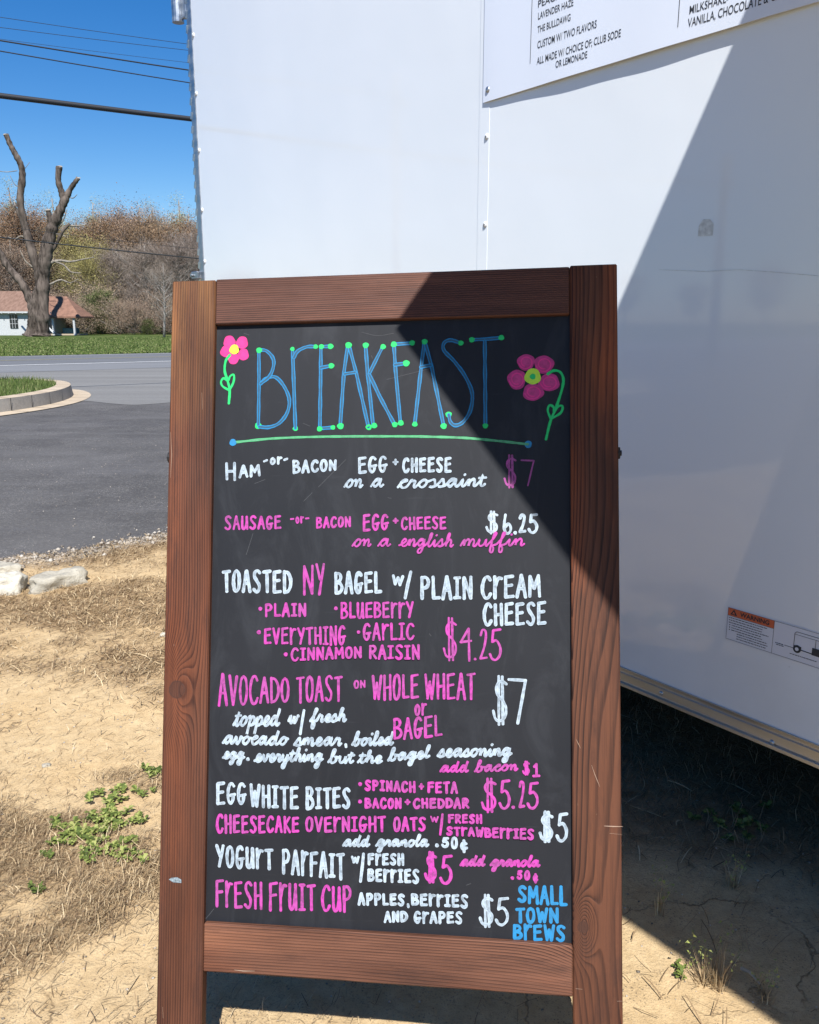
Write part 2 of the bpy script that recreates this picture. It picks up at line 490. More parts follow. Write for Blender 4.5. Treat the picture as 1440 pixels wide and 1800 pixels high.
def rock_mat(name, a, b):
    m = NT(name); p = m.obj()
    n = m.noise(p, 12, 7, .65); n2 = m.noise(p, 70, 4, .7)
    col = m.mix(m.rng(n, .35, .65), a, b)
    col = m.mix(m.rng(n2, .58, .7, 0, .5), col, tuple(x*.45 for x in a))
    m.bump(m.math('ADD', n, m.math('MULTIPLY', n2, .4)), .7, .02)
    return m.set(color=col, rough=.9, spec=.2)
M['rock_pale'] = rock_mat('pale_rock', (.42, .385, .31), (.58, .54, .45))
M['rock_grey'] = rock_mat('grey_rock', (.28, .255, .205), (.44, .405, .33))
# vegetation
def bark(name, a, b, sc=1.0):
    m = NT(name); p = m.obj()
    n = m.noise(m.scl(p, (5*sc, 5*sc, 1.2*sc)), 1, 6, .65); q = m.noise(m.scl(p, (1.2, 1.2, .5)), 1, 3)
    col = m.mix(m.rng(n, .35, .65), a, b)
    col = m.mix(m.rng(q, .5, .7, 0, .6), col, tuple(min(1, x*1.5) for x in b))
    m.bump(n, .8, .05)
    return m.set(color=col, rough=.95, spec=.1)
M['bark'] = bark('grey_brown_bark', (.028, .022, .018), (.15, .12, .10), 1.1)
M['bark_pale'] = bark('pale_bark', (.17, .15, .13), (.36, .33, .30))
M['bark_woods'] = bark('woods_bark', (.12, .10, .08), (.28, .25, .21))
M['cut'] = simple('cut_wood', (.27, .24, .20), .9)
def leafm(name, cols):
    m = NT(name); a = m.attr('tone'); n = len(cols)
    r = m.n('ObjectInfo').outputs['Random']
    col = m.ramp(a, [(i/(n-1), c) for i, c in enumerate(cols)])
    hsv = m.n('HueSaturation'); m.put(hsv.inputs['Color'], col); m.put(hsv.inputs['Value'], m.rng(r, 0, 1, .85, 1.15))
    m.put(hsv.inputs['Hue'], m.rng(r, 0, 1, .49, .51))
    return m.set(color=hsv.outputs[0], rough=.85, spec=.1)
M['lf_orange'] = leafm('rust_brown_buds', [(.13, .085, .05), (.22, .14, .08), (.31, .20, .115), (.38, .265, .165)])
M['lf_brown'] = leafm('brown_twigs', [(0.135, 0.105, 0.083), (0.240, 0.180, 0.135), (0.345, 0.255, 0.180), (0.450, 0.315, 0.210)])
M['lf_olive'] = leafm('yellow_olive_leaves', [(.14, .115, .045), (.23, .19, .075), (.31, .265, .105), (.36, .32, .15)])
M['lf_grey'] = leafm('grey_bare_twigs', [(.12, .09, .07), (.19, .15, .12), (.27, .22, .18), (.36, .31, .27)])
M['lf_green'] = leafm('mixed_green_leaves', [(.05, .06, .025), (.08, .10, .035), (.13, .145, .055), (.20, .20, .09)])
M['lf_pale'] = leafm('pale_spring_leaves', [(.20, .20, .11), (.28, .29, .16), (.36, .37, .22), (.42, .42, .28)])
M['wire'] = simple('black_cable', (.016, .018, .022), .6)
M['pole'] = bark('pole_wood', (.10, .075, .055), (.20, .16, .12))
M['house_white'] = simple('white_siding', (.46, .47, .47), .85, var=.12)
M['roof'] = NT('brown_shingles')
def roof_mat():
    m = M['roof']; p = m.pos()
    n = m.noise(m.scl(p, (6, 2, 2)), 1, 5)
    return m.set(color=m.mix(m.rng(n, .35, .65), (.15, .085, .058), (.23, .14, .10)), rough=.9)
M['roof'] = roof_mat()
M['roof_red'] = simple('red_brown_shingles', (.20, .105, .07), .9, var=.3, scale=3)

# ------------------------------------------------------------------ GROUND
rng = np.random.default_rng(11)
random.seed(5)
def sheet(name, pts, z, mat, **k):
    b = MB(); n = len(pts)
    b.v = [(p[0], p[1], z) for p in pts]
    a = sum(pts[i][0]*pts[(i+1) % n][1] - pts[(i+1) % n][0]*pts[i][1] for i in range(n))
    idx = list(range(n)); b.face(idx if a > 0 else idx[::-1])
    return b.build(name, mat, kind='structure', **k)
sheet('ground', [(-900, -300), (900, -300), (900, 1500), (-900, 1500)], -.06, M['far_ground'])

E0, E1, E2 = gnd(0, 990), gnd(180, 958), gnd(295, 935)
EDIR = Vector((E2.x-E0.x, E2.y-E0.y)).normalized()
ENRM = Vector((-EDIR.y, EDIR.x))                      # towards the asphalt
def edge_dist(x, y):
    return (x-E0.x)*ENRM.x + (y-E0.y)*ENRM.y
def smooth_noise(X, Y, sc, seed=0, oct=3):
    """value noise on numpy arrays"""
    out = np.zeros_like(X); amp = 1; tot = 0
    for o in range(oct):
        r = np.random.default_rng(seed*97+o); T = r.random((256, 256))
        x = X*sc + 1000.3; y = Y*sc + 1000.7
        xi = np.floor(x).astype(int); yi = np.floor(y).astype(int); fx = x-xi; fy = y-yi
        fx = fx*fx*(3-2*fx); fy = fy*fy*(3-2*fy)
        a = T[xi % 256, yi % 256]; b = T[(xi+1) % 256, yi % 256]; c = T[xi % 256, (yi+1) % 256]; d = T[(xi+1) % 256, (yi+1) % 256]
        out += amp*(a*(1-fx)*(1-fy)+b*fx*(1-fy)+c*(1-fx)*fy+d*fx*fy); tot += amp; amp *= .5; sc *= 2.03
    return out/tot
# bare sandy patches (centre, radii) and thick thatch patches, in metres on the ground
def patch(px, py, rx, ry, w):
    g = gnd(px, py); return (g.x, g.y, rx, ry, w)
BARE = [patch(60, 1245, .34, .30, 1.0), patch(160, 1300, .30, .14, .8), patch(190, 1760, .17, .13, 1.2), patch(270, 1700, .10, .10, .7),
        patch(120, 1400, .16, .07, .7), patch(270, 1320, .12, .10, .6), patch(60, 1120, .3, .10, .5), patch(240, 1440, .08, .10, .4),
        (.05, 1.25, .50, .28, 1.3), patch(1180, 1730, .40, .36, 1.4), patch(1350, 1800, .35, .30, 1.2), patch(1330, 1560, .12, .10, .5)]
THICK = [patch(80, 1600, .30, .24, .18), patch(230, 1200, .3, .35, .5), patch(190, 1060, .5, .4, .5), patch(30, 1440, .2, .12, .3),
         patch(250, 1560, .14, .12, .5), (1.3, 2.4, .9, .8, .7), patch(1380, 1450, .4, .3, .7)]
def thatch_val(X, Y):
    t = .40 + (smooth_noise(X, Y, 1.6, 3, 4)-.5)*1.2
    for (cx, cy, rx, ry, w) in BARE:
        t -= w*np.exp(-(((X-cx)/rx)**2+((Y-cy)/ry)**2)**1.3)
    for (cx, cy, rx, ry, w) in THICK:
        t += w*np.exp(-(((X-cx)/rx)**2+((Y-cy)/ry)**2))
    return np.clip(t + (smooth_noise(X, Y, 8, 8, 4)-.5)*1.15, 0, 1)
def dirt_z(X, Y):
    d = (X-E0.x)*ENRM.x + (Y-E0.y)*ENRM.y + (smooth_noise(X, Y, 3.5, 5, 3)-.5)*.34
    return np.clip(-d*.22, -.045, .0) + (smooth_noise(X, Y, 4, 1, 4)-.5)*.018 + (smooth_noise(X, Y, 38, 2, 3)-.5)*.006
def ground_height(x, y): return float(dirt_z(np.array([x]), np.array([y]))[0])
def dirt_patch():
    xs = np.concatenate([np.linspace(-9, -2.6, 60)[:-1], np.linspace(-2.6, 2.4, 300), np.linspace(2.4, 9, 50)[1:]])
    ys = np.concatenate([np.linspace(-6, .6, 40)[:-1], np.linspace(.6, 5.6, 300), np.linspace(5.6, 9, 30)[1:]])
    X, Y = np.meshgrid(xs, ys); Z = dirt_z(X, Y)
    nx = len(xs); ny = len(ys)
    I = np.arange(nx*ny).reshape(ny, nx)
    F = np.stack([I[:-1, :-1].ravel(), I[:-1, 1:].ravel(), I[1:, 1:].ravel(), I[1:, :-1].ravel()], 1)
    d = (X-E0.x)*ENRM.x + (Y-E0.y)*ENRM.y + (smooth_noise(X, Y, 3.5, 5, 3)-.5)*.34
    gravel = np.exp(-((d+.03)/.14)**2)
    fast_mesh('dirt_ground', np.stack([X.ravel(), Y.ravel(), Z.ravel()], 1), F, M['dirt'],
              attr=dict(thatch=thatch_val(X, Y).ravel(), gravel=gravel.ravel()), smooth=True, kind='structure')
dirt_patch()

# parking-lot asphalt, old pale apron, road, far lawn: sheets from near to far
def along(p, d, t): return (p[0]+d[0]*t, p[1]+d[1]*t)
RD = (Vector(gnd(300, 635)[:2]) - Vector(gnd(0, 643)[:2])).normalized()      # road direction
RN = Vector((-RD.y, RD.x))
R0 = Vector(gnd(0, 643)[:2])
def rline(off, t): q = R0 + RN*off + RD*t; return (q.x, q.y)
lot_near = [along((E0.x, E0.y), EDIR, -30), along((E0.x, E0.y), -ENRM, .6), along((E0.x, E0.y), EDIR, 30)]
lot_near = [tuple(Vector(p) - ENRM*.6) for p in (along((E0.x, E0.y), EDIR, -40), along((E0.x, E0.y), EDIR, 40))]
crack0, crack1 = Vector(gnd(0, 665)[:2]), Vector(gnd(300, 653)[:2])
sheet('parking_lot', [lot_near[0], lot_near[1], rline(-4.0, 60), rline(-4.0, -60)], -.016, M['asphalt'])
# apron edge runs from the kerb nose, dips, and goes on behind the trailer
def wavy(points, n=8):
    out = []
    P = [Vector(p) for p in points]
    for i in range(len(P)-1):
        p0, p1, p2, p3 = P[max(i-1, 0)], P[i], P[i+1], P[min(i+2, len(P)-1)]
        for k in range(n):
            t = k/n
            q = .5*((2*p1)+(-p0+p2)*t+(2*p0-5*p1+4*p2-p3)*t*t+(-p0+3*p1-3*p2+p3)*t**3)
            out.append(tuple(q))
    out.append(tuple(P[-1])); return out
apr = wavy([gnd(x, y)[:2] for x, y in ((135, 703), (160, 704), (200, 708), (240, 710), (300, 706), (360, 700))]) + [(8, 15.5), (30, 22)]
sheet('driveway_apron', [(-16, 6.5), (-9, 11.0), (-6.3, 12.6)] + apr + [rline(-3.2, 60), rline(-3.2, -30)], -.012, M['apron'])
sheet('road_shoulder', [rline(-3.3, -80), rline(-3.3, 80), rline(.2, 80), rline(.2, -80)], -.008, M['shoulder'])
sheet('road', [rline(0, -120), rline(0, 120), rline(7.0, 120), rline(7.0, -120)], -.004, M['road'])
sheet('road_line', [rline(.05, -120), rline(.05, 120), rline(.24, 120), rline(.24, -120)], 0, M['paint'])
sheet('road_line', [rline(6.7, -120), rline(6.7, 120), rline(6.85, 120), rline(6.85, -120)], 0, M['paint'])
for o in (3.35, 3.6):
    sheet('road_line', [rline(o, -120), rline(o, 120), rline(o+.1, 120), rline(o+.1, -120)], 0, simple('yellow_road_paint', (.30, .27, .16), .8))
sheet('lawn', [rline(7.3, -140), rline(7.3, 140), rline(140, 140), rline(140, -140)], -.002, M['lawn'])

# kerbed grass island with its concrete gutter
def island():
    outer = wavy([(-13, 2.0), (-8.2, 5.6), (-6.0, 8.9), (-5.28, 11.0), (-5.02, 12.1), (-5.03, 13.2), (-5.35, 14.4), (-6.0, 15.4), (-7.2, 16.0), (-9.0, 15.5), (-15.2, 11.2), (-24, 5)], 10)
    out = [Vector(p) for p in outer]
    def inset(d):
        r = []
        for i, p in enumerate(out):
            t = (out[min(i+1, len(out)-1)]-out[max(i-1, 0)]).normalized()
            r.append(p + Vector((-t.y, t.x))*d)
        return r
    def strip(b, A, zA, B, zB):
        for i in range(len(A)-1):
            b.quad((*A[i], zA), (*A[i+1], zA), (*B[i+1], zB), (*B[i], zB))
    g1, g2, g3, g4 = inset(.0), inset(.27), inset(.30), inset(.52)
    b = MB(); b.smooth = False
    strip(b, g1, -.006, g2, .0); b.mat = 1; strip(b, g2, .0, g3, .17); b.mat = 0; strip(b, g3, .17, g4, .178)
    k = b.build('kerb', [M['concrete'], M['kerb_face']], kind='structure')
    for i in range(4, len(g1)-6, 5):
        jb = MB()
        t_ = (out[i+1]-out[i-1]).normalized()*.006
        for (a_, za, b_, zb_) in ((g1[i], -.004, g2[i], .002), (g3[i], .1715, g4[i], .1795)):
            jb.quad((*(a_-t_), za), (*(a_+t_), za), (*(b_+t_), zb_), (*(b_-t_), zb_))
        f3 = g2[i]-(g3[i]-g2[i]).normalized()*.002; jb.quad((*(f3-t_), .0), (*(f3+t_), .0), (*(f3+t_), .17), (*(f3-t_), .17))
        jb.build('kerb_joint', M['dark'], k)
    g = MB(); n = len(g4); poly = [(*p, .17) for p in g4]
    g.v = poly; g.face(range(n)); o = g.build('island_grass', M['lawn'], kind='structure')
    return g4
isl = island()

# grass blades: on the island and over the near part of the far lawn
def blades(name, P, h, w, mat, zbase, lean=.5, **k):
    n = len(P); ang = rng.random(n)*2*np.pi; hh = h*(.5+rng.random(n)); ww = w*(.6+.8*rng.random(n))
    dx, dy = np.cos(ang)*ww, np.sin(ang)*ww; lx, ly = (rng.random(n)-.5)*lean*hh*2, (rng.random(n)-.5)*lean*hh*2
    V = np.zeros((n, 3, 3), np.float32)
    V[:, 0] = np.stack([P[:, 0]-dx, P[:, 1]-dy, np.full(n, zbase)], 1)
    V[:, 1] = np.stack([P[:, 0]+dx, P[:, 1]+dy, np.full(n, zbase)], 1)
    V[:, 2] = np.stack([P[:, 0]+lx, P[:, 1]+ly, zbase+hh], 1)
    tone = np.repeat(rng.random(n), 3)
    fast_mesh(name, V.reshape(-1, 3), np.arange(n*3).reshape(n, 3), mat, attr=dict(tone=tone), **k)
def inpoly(P, poly):
    r = np.zeros(len(P), bool); n = len(poly); j = n-1
    for i in range(n):
        xi, yi = poly[i]; xj, yj = poly[j]
        c = ((yi > P[:, 1]) != (yj > P[:, 1])) & (P[:, 0] < (xj-xi)*(P[:, 1]-yi)/(yj-yi+1e-12)+xi)
        r ^= c; j = i
    return r
P = np.stack([rng.uniform(-16, -4.5, 70000), rng.uniform(8, 19, 70000)], 1)
P = P[inpoly(P, [tuple(p) for p in isl])]
blades('grass', P, .07, .006, M['blade'], .17, kind='stuff', label='short green grass on the kerbed island', cat='grass')
t_, o_ = rng.uniform(-30, 30, 90000), 7.3 + rng.random(90000)**1.3*34
P = np.stack([R0.x+RD.x*t_+RN.x*o_, R0.y+RD.y*t_+RN.y*o_], 1)
blades('grass', P, .055, .035, M['blade'], -.004, kind='stuff', label='mown green lawn beyond the road', cat='grass')

# dry straw and thatch litter on the dirt
def straw(name, n, area, lo, hi, wid, mat, liftmax=.02, keep=None, tones=(0, 1), **k):
    X = rng.uniform(area[0], area[1], n); Y = rng.uniform(area[2], area[3], n)
    t = thatch_val(X, Y); ok = rng.random(n) < np.clip(t*1.2-.12, .055, 1)
    d = (X-E0.x)*ENRM.x + (Y-E0.y)*ENRM.y; ok &= d < .10
    if keep is not None: ok &= keep(X, Y)
    X, Y = X[ok], Y[ok]; n = len(X)
    Z = dirt_z(X, Y)
    ang = rng.normal(.35, 1.0, n); L = lo+(hi-lo)*rng.random(n)**2; w = wid*(.5+rng.random(n)); cur = rng.normal(0, .55, n)
    S = 4; V = np.zeros((n, S, 2, 3), np.float32)
    tilt = rng.random(n)**3*liftmax; base = Z+.001+rng.random(n)*.007
    for s in range(S):
        q = s/(S-1); a = ang+cur*(q-.5); 
        cx = X+np.cos(ang+cur*(q-.5)*.5)*L*(q-.5); cy = Y+np.sin(ang+cur*(q-.5)*.5)*L*(q-.5)
        cz = base + tilt*q + np.sin(q*math.pi)*L*.06
        ww = w*(1-.5*abs(q-.4))
        tw = .4
        V[:, s, 0] = np.stack([cx-np.sin(a)*ww, cy+np.cos(a)*ww, cz-ww*tw], 1)
        V[:, s, 1] = np.stack([cx+np.sin(a)*ww, cy-np.cos(a)*ww, cz+ww*tw], 1)
    idx = np.arange(n*S*2).reshape(n, S, 2)
    F = np.stack([idx[:, :-1, 0], idx[:, :-1, 1], idx[:, 1:, 1], idx[:, 1:, 0]], -1).reshape(-1, 4)
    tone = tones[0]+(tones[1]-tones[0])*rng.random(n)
    fast_mesh(name, V.reshape(-1, 3), F, mat, attr=dict(tone=np.repeat(tone, S*2)), **k)
straw('straw_litter', 150000, (-1.25, -.05, .75, 2.2), .010, .036, .00055, M['straw'], kind='stuff', label='fine dry grass litter covering the sandy dirt near the board', cat='straw')
straw('straw_litter', 150000, (-2.8, -.2, 2.2, 5.2), .015, .045, .0010, M['straw'], kind='stuff', label='dry matted grass on the dirt beside the parking lot', cat='straw')
straw('straw_litter', 90000, (.1, 3.2, .6, 4.2), .02, .07, .0008, M['straw'], liftmax=.03, kind='stuff', label='dry grass lying under the trailer', cat='straw', tones=(.0, .38))  # only the darkest tones: extra shade painted into the straw colour
straw('straw_litter', 4500, (-2.6, 2.2, .7, 4.6), .04, .11, .0011, M['straw'], liftmax=.02, kind='stuff', label='longer loose straws scattered over the dirt', cat='straw', tones=(.5, 1))

def pebbles(name, n, area, s0, s1, cond, **k):
    X = rng.uniform(area[0], area[1], n); Y = rng.uniform(area[2], area[3], n); ok = cond(X, Y)
    X, Y = X[ok], Y[ok]; n = len(X); Z = dirt_z(X, Y)
    base = np.array([(1,0,0),(-1,0,0),(0,1,0),(0,-1,0),(0,0,1),(0,0,-1)], np.float32)
    F0 = np.array([(0,2,4),(2,1,4),(1,3,4),(3,0,4),(2,0,5),(1,2,5),(3,1,5),(0,3,5)])
    sc = (s0+(s1-s0)*rng.random(n)**3)
    V = base[None]*(sc[:, None, None]*rng.uniform(.6, 1.2, (n, 1, 3)))*np.array([1, 1, .6])
    V = V*rng.uniform(.75, 1.2, (n, 6, 1))
    a = rng.random(n)*6.28; ca, sa = np.cos(a)[:, None], np.sin(a)[:, None]
    x = V[:, :, 0]*ca-V[:, :, 1]*sa; y = V[:, :, 0]*sa+V[:, :, 1]*ca
    V = np.stack([x+X[:, None], y+Y[:, None], V[:, :, 2]+np.maximum(Z, -.016)[:, None]+.2*sc[:, None]], -1)
    F = (F0[None]+(np.arange(n)*6)[:, None, None]).reshape(-1, 3)
    fast_mesh(name, V.reshape(-1, 3), F, M['pebble'], attr=dict(tone=np.repeat(rng.random(n), 6)), **k)
pebbles('gravel', 42000, (-3.2, 0, 2.8, 5.6), .003, .019, lambda X, Y: rng.random(len(X)) < np.exp(-((((X-E0.x)*ENRM.x+(Y-E0.y)*ENRM.y)+.03)/.12)**2), kind='stuff', label='crumbled pale gravel along the asphalt edge', cat='gravel')
pebbles('gravel', 16000, (-1.6, 1.6, .7, 3.4), .0008, .0046, lambda X, Y: rng.random(len(X)) < .5, kind='stuff', label='tiny pebbles scattered over the sand', cat='gravel')
pebbles('gravel', 5000, (-5.5, 1, 4.4, 9), .002, .008, lambda X, Y: ((X-E0.x)*ENRM.x+(Y-E0.y)*ENRM.y > .1) & (rng.random(len(X)) < .5*smooth_noise(X, Y, 1.2, 4, 3)), kind='stuff', label='loose grit lying on the dark asphalt', cat='gravel')

# ------------------------------------------------------------------ TRAILER
TN = Vector((-.8004, -.5994, 0)).normalized(); TX = Vector((.5994, -.8004, 0)).normalized()     # outward normal, along the wall to the right
TP = Vector((-.9625, 4.0714, 0))
T = empty('food_trailer', label='white enclosed food trailer with riveted side panels and aluminium bottom rail', cat='trailer')
T.matrix_world = Matrix(((TX.x, -TN.x, 0, TP.x), (TX.y, -TN.y, 0, TP.y), (0, 0, 1, 0), (0, 0, 0, 1)))
def wallpt(px, py, off=0.0):
    """photo point -> trailer-local (x along the wall, y into it, z up) on the wall plane (or off metres in front)"""
    r = ray(px, py); o = Vector((0, 0, CAM_H))
    k = ((TP + TN*off) - o).dot(TN) / r.dot(TN)
    p = o + r*k - TP
    return Vector((p.dot(TX), -off, p.z))
ZB, ZR, ZT, LEN = .267, .310, 2.78, 6.6  # body length stretched out of view to darken the ground beneath
SEAM = 1.94
WIN = (3.2, 4.95, 1.35, 2.50)
def panel(x0, x1, z0, z1, y):
    b = MB(); b.box(x0, x1, y, .02, z0, z1, .0006); return b
panel(.045, SEAM+.012, ZR, ZT-.05, .0).build('side_panel', M['skin'], T)
p2 = panel(SEAM-.012, WIN[0], ZR, ZT-.05, -.0010)
p2.build('side_panel', M['skin'], T, label='side panel to the right of the riveted seam, partly in shade')
b = MB(); b.box(WIN[0]+.001, WIN[1], -.001, .02, ZR, WIN[2]); b.box(WIN[0]+.001, WIN[1], -.001, .02, WIN[3], ZT-.05); b.box(WIN[1]+.001, LEN, -.001, .02, ZR, ZT-.05)
b.build('side_panel', M['skin'], T)
b = MB(); b.box(0.0, LEN, .021, 2.15, ZB+.06, ZT-.02); b.build('trailer_body', M['skin'], T)
b = MB(); b.box(WIN[0]+.03, WIN[1]-.03, .004, .018, WIN[2]+.03, WIN[3]-.03); b.build('serving_window', M['dark_glass'], T)
# left corner trim with its stitched highlight and the rear-door hinge
b = MB()
b.box(.0, .044, -.003, .0205, ZB+.02, ZT-.02, .001)
b.build('corner_trim', M['galv'], T)
b = MB()
b.tube([(-.012, .012, .35), (-.012, .012, ZT-.06)], .010, 8); b.build('door_hinge', M['galv'], T)
# twisted weather-strip knuckles up the hinge
b = MB(); z = 1.30
while z < 2.7:
    b.box(-.014, .006, -.004, .003, z, z+.030, .001, M=Matrix.Translation((-.002, 0, z)) @ Matrix.Rotation(.25, 4, 'Y') @ Matrix.Translation((0, 0, -z)))
    z += .058
b.build('hinge_knuckles', M['alu'], T, kind='stuff')
b = MB(); b.smooth = False
b.tube([(-.075, -.010, 2.46), (-.075, -.010, 2.72)], .026, 14)
b.box(-.050, -.003, -.004, .016, 2.47, 2.70, .002)
b.build('lock_rod_cap', M['galv'], T)
b = MB(); b.box(-.055, .010, -.022, .010, 1.372, 1.405, .003); b.tube([(-.04, -.024, 1.388), (-.04, -.030, 1.388)], .008, 10)
b.build('door_latch', M['galv'], T)
# seam cover strip and screws
b = MB(); b.box(SEAM-.0118, SEAM+.030, -.0018, -.0011, ZR, ZT-.05, 0); b.build('seam_strip', M['skin'], T)
def screw(x, z, y, r=.0085):
    a = MB(); a.smooth = True; a.dome((0, 0, 0), (0, -1, 0), r, r*.55)
    o = a.build('screw', M['screw'], T); o.location = (x, y, z)
    c = MB(); c.box(-.0028, .0028, -r*.62, -r*.50, -.0008, .0008); c.box(-.0008, .0008, -r*.622, -r*.50, -.0028, .0028)
    q = c.build('screw_recess', M['socket'], o)
    o.rotation_euler = (0, random.random()*1.5, 0)
    return o
z = .56
for zz in (.56, .78, 1.0, 1.222, 1.444, 1.673):
    screw(SEAM+.021, zz, -.0018)
for zz in (.75, .98, 1.21, 1.446, 1.667, 1.917, 2.149, 2.381, 2.61):
    screw(.056, zz, 0, .010)
for zz in (2.05, 2.28, 2.5): screw(SEAM+.021, zz, -.0018)
# bottom rail: aluminium channel with a lip
prof = [(-.002, ZR+.004), (-.006, ZR+.0035), (-.006, ZR-.001), (-.0035, ZR-.003), (-.0035, ZR-.008), (-.008, ZR-.010), (-.008, ZB+.0135), (-.0045, ZB+.012), (-.0045, ZB+.010), (-.012, ZB+.008), (-.012, ZB), (.05, ZB)]
b = MB()
for i in range(len(prof)-1):
    (y0, z0), (y1, z1) = prof[i], prof[i+1]
    b.quad((0, y0, z0), (LEN, y0, z0), (LEN, y1, z1), (0, y1, z1))
n = len(b.v); b.v += [(0, y, z) for y, z in prof]; b.face(range(n, n+len(prof)))
rail = b.build('bottom_rail', M['alu'], T)
for px, py in ((1166, 1217), (1361, 1303)):
    w = wallpt(px, py)
    a = MB(); a.smooth = True; a.dome((0, 0, 0), (0, -1, 0), .006, .004); o = a.build('rail_screw', M['galv'], T); o.location = (w.x, -.008, w.z)
# underside, frame, wheel
b = MB(); b.box(.02, LEN-.02, .06, 2.1, ZB+.03, ZB+.055); 
for x in (.3, 1.2, 2.1, 3.0, 3.9, 4.8): b.box(x, x+.05, .06, 2.1, ZB-.02, ZB+.03)
b.box(.02, LEN, .30, .36, ZB-.05, ZB-.02); b.box(.02, LEN, 1.8, 1.86, ZB-.05, ZB-.02)
b.build('underframe', M['dark'], T)
for y in (.12, 1.95):
    b = MB(); b.smooth = True
    b.tube([(4.1, y, .33), (4.1, y+.20, .33)], .33, 32); w = b.build('wheel', M['dark'], T)
# serving-window awning propped open; its shadow crosses the wall, the board and the ground
r_ = ray(703, 570); bn = Vector((-0.12472522, -0.95453769, 0.27074236)); A3 = r_*(-1.2915622/r_.dot(bn))+Vector((0, 0, CAM_H))
Q = A3-SUN*.86 - TP                                       # free outer corner of the door
AQ = Vector((Q.dot(TX), -Q.dot(TN), Q.z))
wl0, wl1 = wallpt(1093, 560), wallpt(1310, 60)             # edge of its shadow on the wall
sl = Vector((SUN.dot(TX), -SUN.dot(TN), SUN.z))
# hinge end: the point straight above, where the shadow edge meets the wall
AH = Vector((AQ.x, 0, wl0.z+(AQ.x-wl0.x)*(wl1.z-wl0.z)/(wl1.x-wl0.x)))
aw = MB(); L = 2.4  # unseen length of the door stretched to block sky over the ground below
dirv = (AQ-Vector((AQ.x, 0, AH.z)))
nrm = Vector((1, 0, 0)).cross(dirv).normalized()*.012
A0 = Vector((AQ.x, 0, AH.z))
P8 = [A0, A0+Vector((L, 0, 0)), AQ+Vector((L, 0, 0)), AQ]
up = nrm if nrm.z > 0 else -nrm
aw.v = [tuple(p) for p in P8] + [tuple(p+up) for p in P8]
for f in ((0,1,2,3), (7,6,5,4), (0,4,5,1), (1,5,6,2), (2,6,7,3), (3,7,4,0)): aw.face(f)
aw.build('awning_door', M['skin'], T)
for x in (AQ.x+.06, AQ.x+L-.06):
    b = MB(); b.tube([(x, -.01, 1.62), (x, AQ.y*.62, AH.z+(AQ.z-AH.z)*.62-.02)], .012, 8)
    b.build('gas_strut', M['galv'], T)
# faint residue patch, long hairline scratch
w0, w1 = wallpt(1230, 387), wallpt(1254, 413)
b = MB()
pts = [(w0.x, w1.z), (w1.x, w1.z-.001), (w1.x, w0.z-.010), (w1.x-.010, w0.z), (w0.x+.010, w0.z+.001), (w0.x, w0.z-.012)]
b.v = [(x, -.0018, z) for x, z in pts]; b.face(range(6)); b.build('tape_residue', M['tape'], T)
b = MB(); pl = [wallpt(x, y) for x, y in ((1160, 474), (1240, 477), (1300, 474), (1360, 478), (1440, 485))]
b.tube([(p.x, -.0014, p.z) for p in pl], .0004, 4); b.build('scratch', M['tape'], T)

# --- vinyl banner screwed to the wall, bottom edge bowing away from it
BX0, BZ0 = 1.947, 1.7605
BX1, BZ1 = 3.12, 2.42
BAN = empty('menu_banner', label='white vinyl menu banner with drink names, screwed high on the trailer wall', cat='banner')
BAN.matrix_world = T.matrix_world.copy()
def ban_y(x, z):
    t = (x-BX0)/(BX1-BX0); v = (z-BZ0)/(BZ1-BZ0)
    bow = .0085*math.sin(min(1, max(0, t)*1.05)*math.pi)**.8 if 0 < t < .95 else .0
    return -.005 - max(bow, 0)*(1-min(1, v)) - .0006*math.sin(x*23)*(1-v)
b = MB(); nx, nz = 50, 12
for j in range(nz+1):
    for i in range(nx+1):
        x = BX0+(BX1-BX0)*i/nx; z = BZ0+(BZ1-BZ0)*j/nz
        b.v.append((x, ban_y(x, z), z))
for j in range(nz):
    for i in range(nx):
        a = j*(nx+1)+i; b.face((a, a+1, a+nx+2, a+nx+1))
sheet_o = b.build('banner_sheet', M['vinyl'], BAN)
md = sheet_o.modifiers.new('thick', 'SOLIDIFY'); md.thickness = .0012; md.offset = 0
a = MB(); a.smooth = True; a.dome((0, 0, 0), (0, -1, 0), .0085, .005); o = a.build('banner_screw', M['galv'], BAN); o.location = (1.967, -.0065, 1.79)

def text_mesh(s, bold=0.0):
    cu = bpy.data.curves.new('t', 'FONT'); cu.body = s; cu.offset = bold; cu.resolution_u = 4; cu.size = 1
    o = bpy.data.objects.new('t', cu); C.objects.link(o)
    dg = bpy.context.evaluated_depsgraph_get()
    me = bpy.data.meshes.new_from_object(o.evaluated_get(dg)); bpy.data.objects.remove(o)
    co = np.zeros(len(me.vertices)*3); me.vertices.foreach_get('co', co); co = co.reshape(-1, 3)
    fs = [tuple(p.vertices) for p in me.polygons]
    bpy.data.meshes.remove(me)
    return co, fs
CAPH = None
def wall_text(s, x0, z0, w, h, name, parent, yfun, mat, bold=.018, slope=0.0):
    global CAPH
    if CAPH is None:
        CAPH = float(text_mesh('H')[0][:, 1].max())
    co, fs = text_mesh(s, bold)
    mn, mx = co[:, 0].min(), co[:, 0].max()
    b = MB()
    for c in co:
        x = x0 + (c[0]-mn)/(mx-mn)*w; z = z0 + c[1]/CAPH*h + slope*(x-x0)
        b.v.append((x, yfun(x, z)-.0012, z))
    for f in fs: b.face(f)
    return b.build(name, mat, parent)
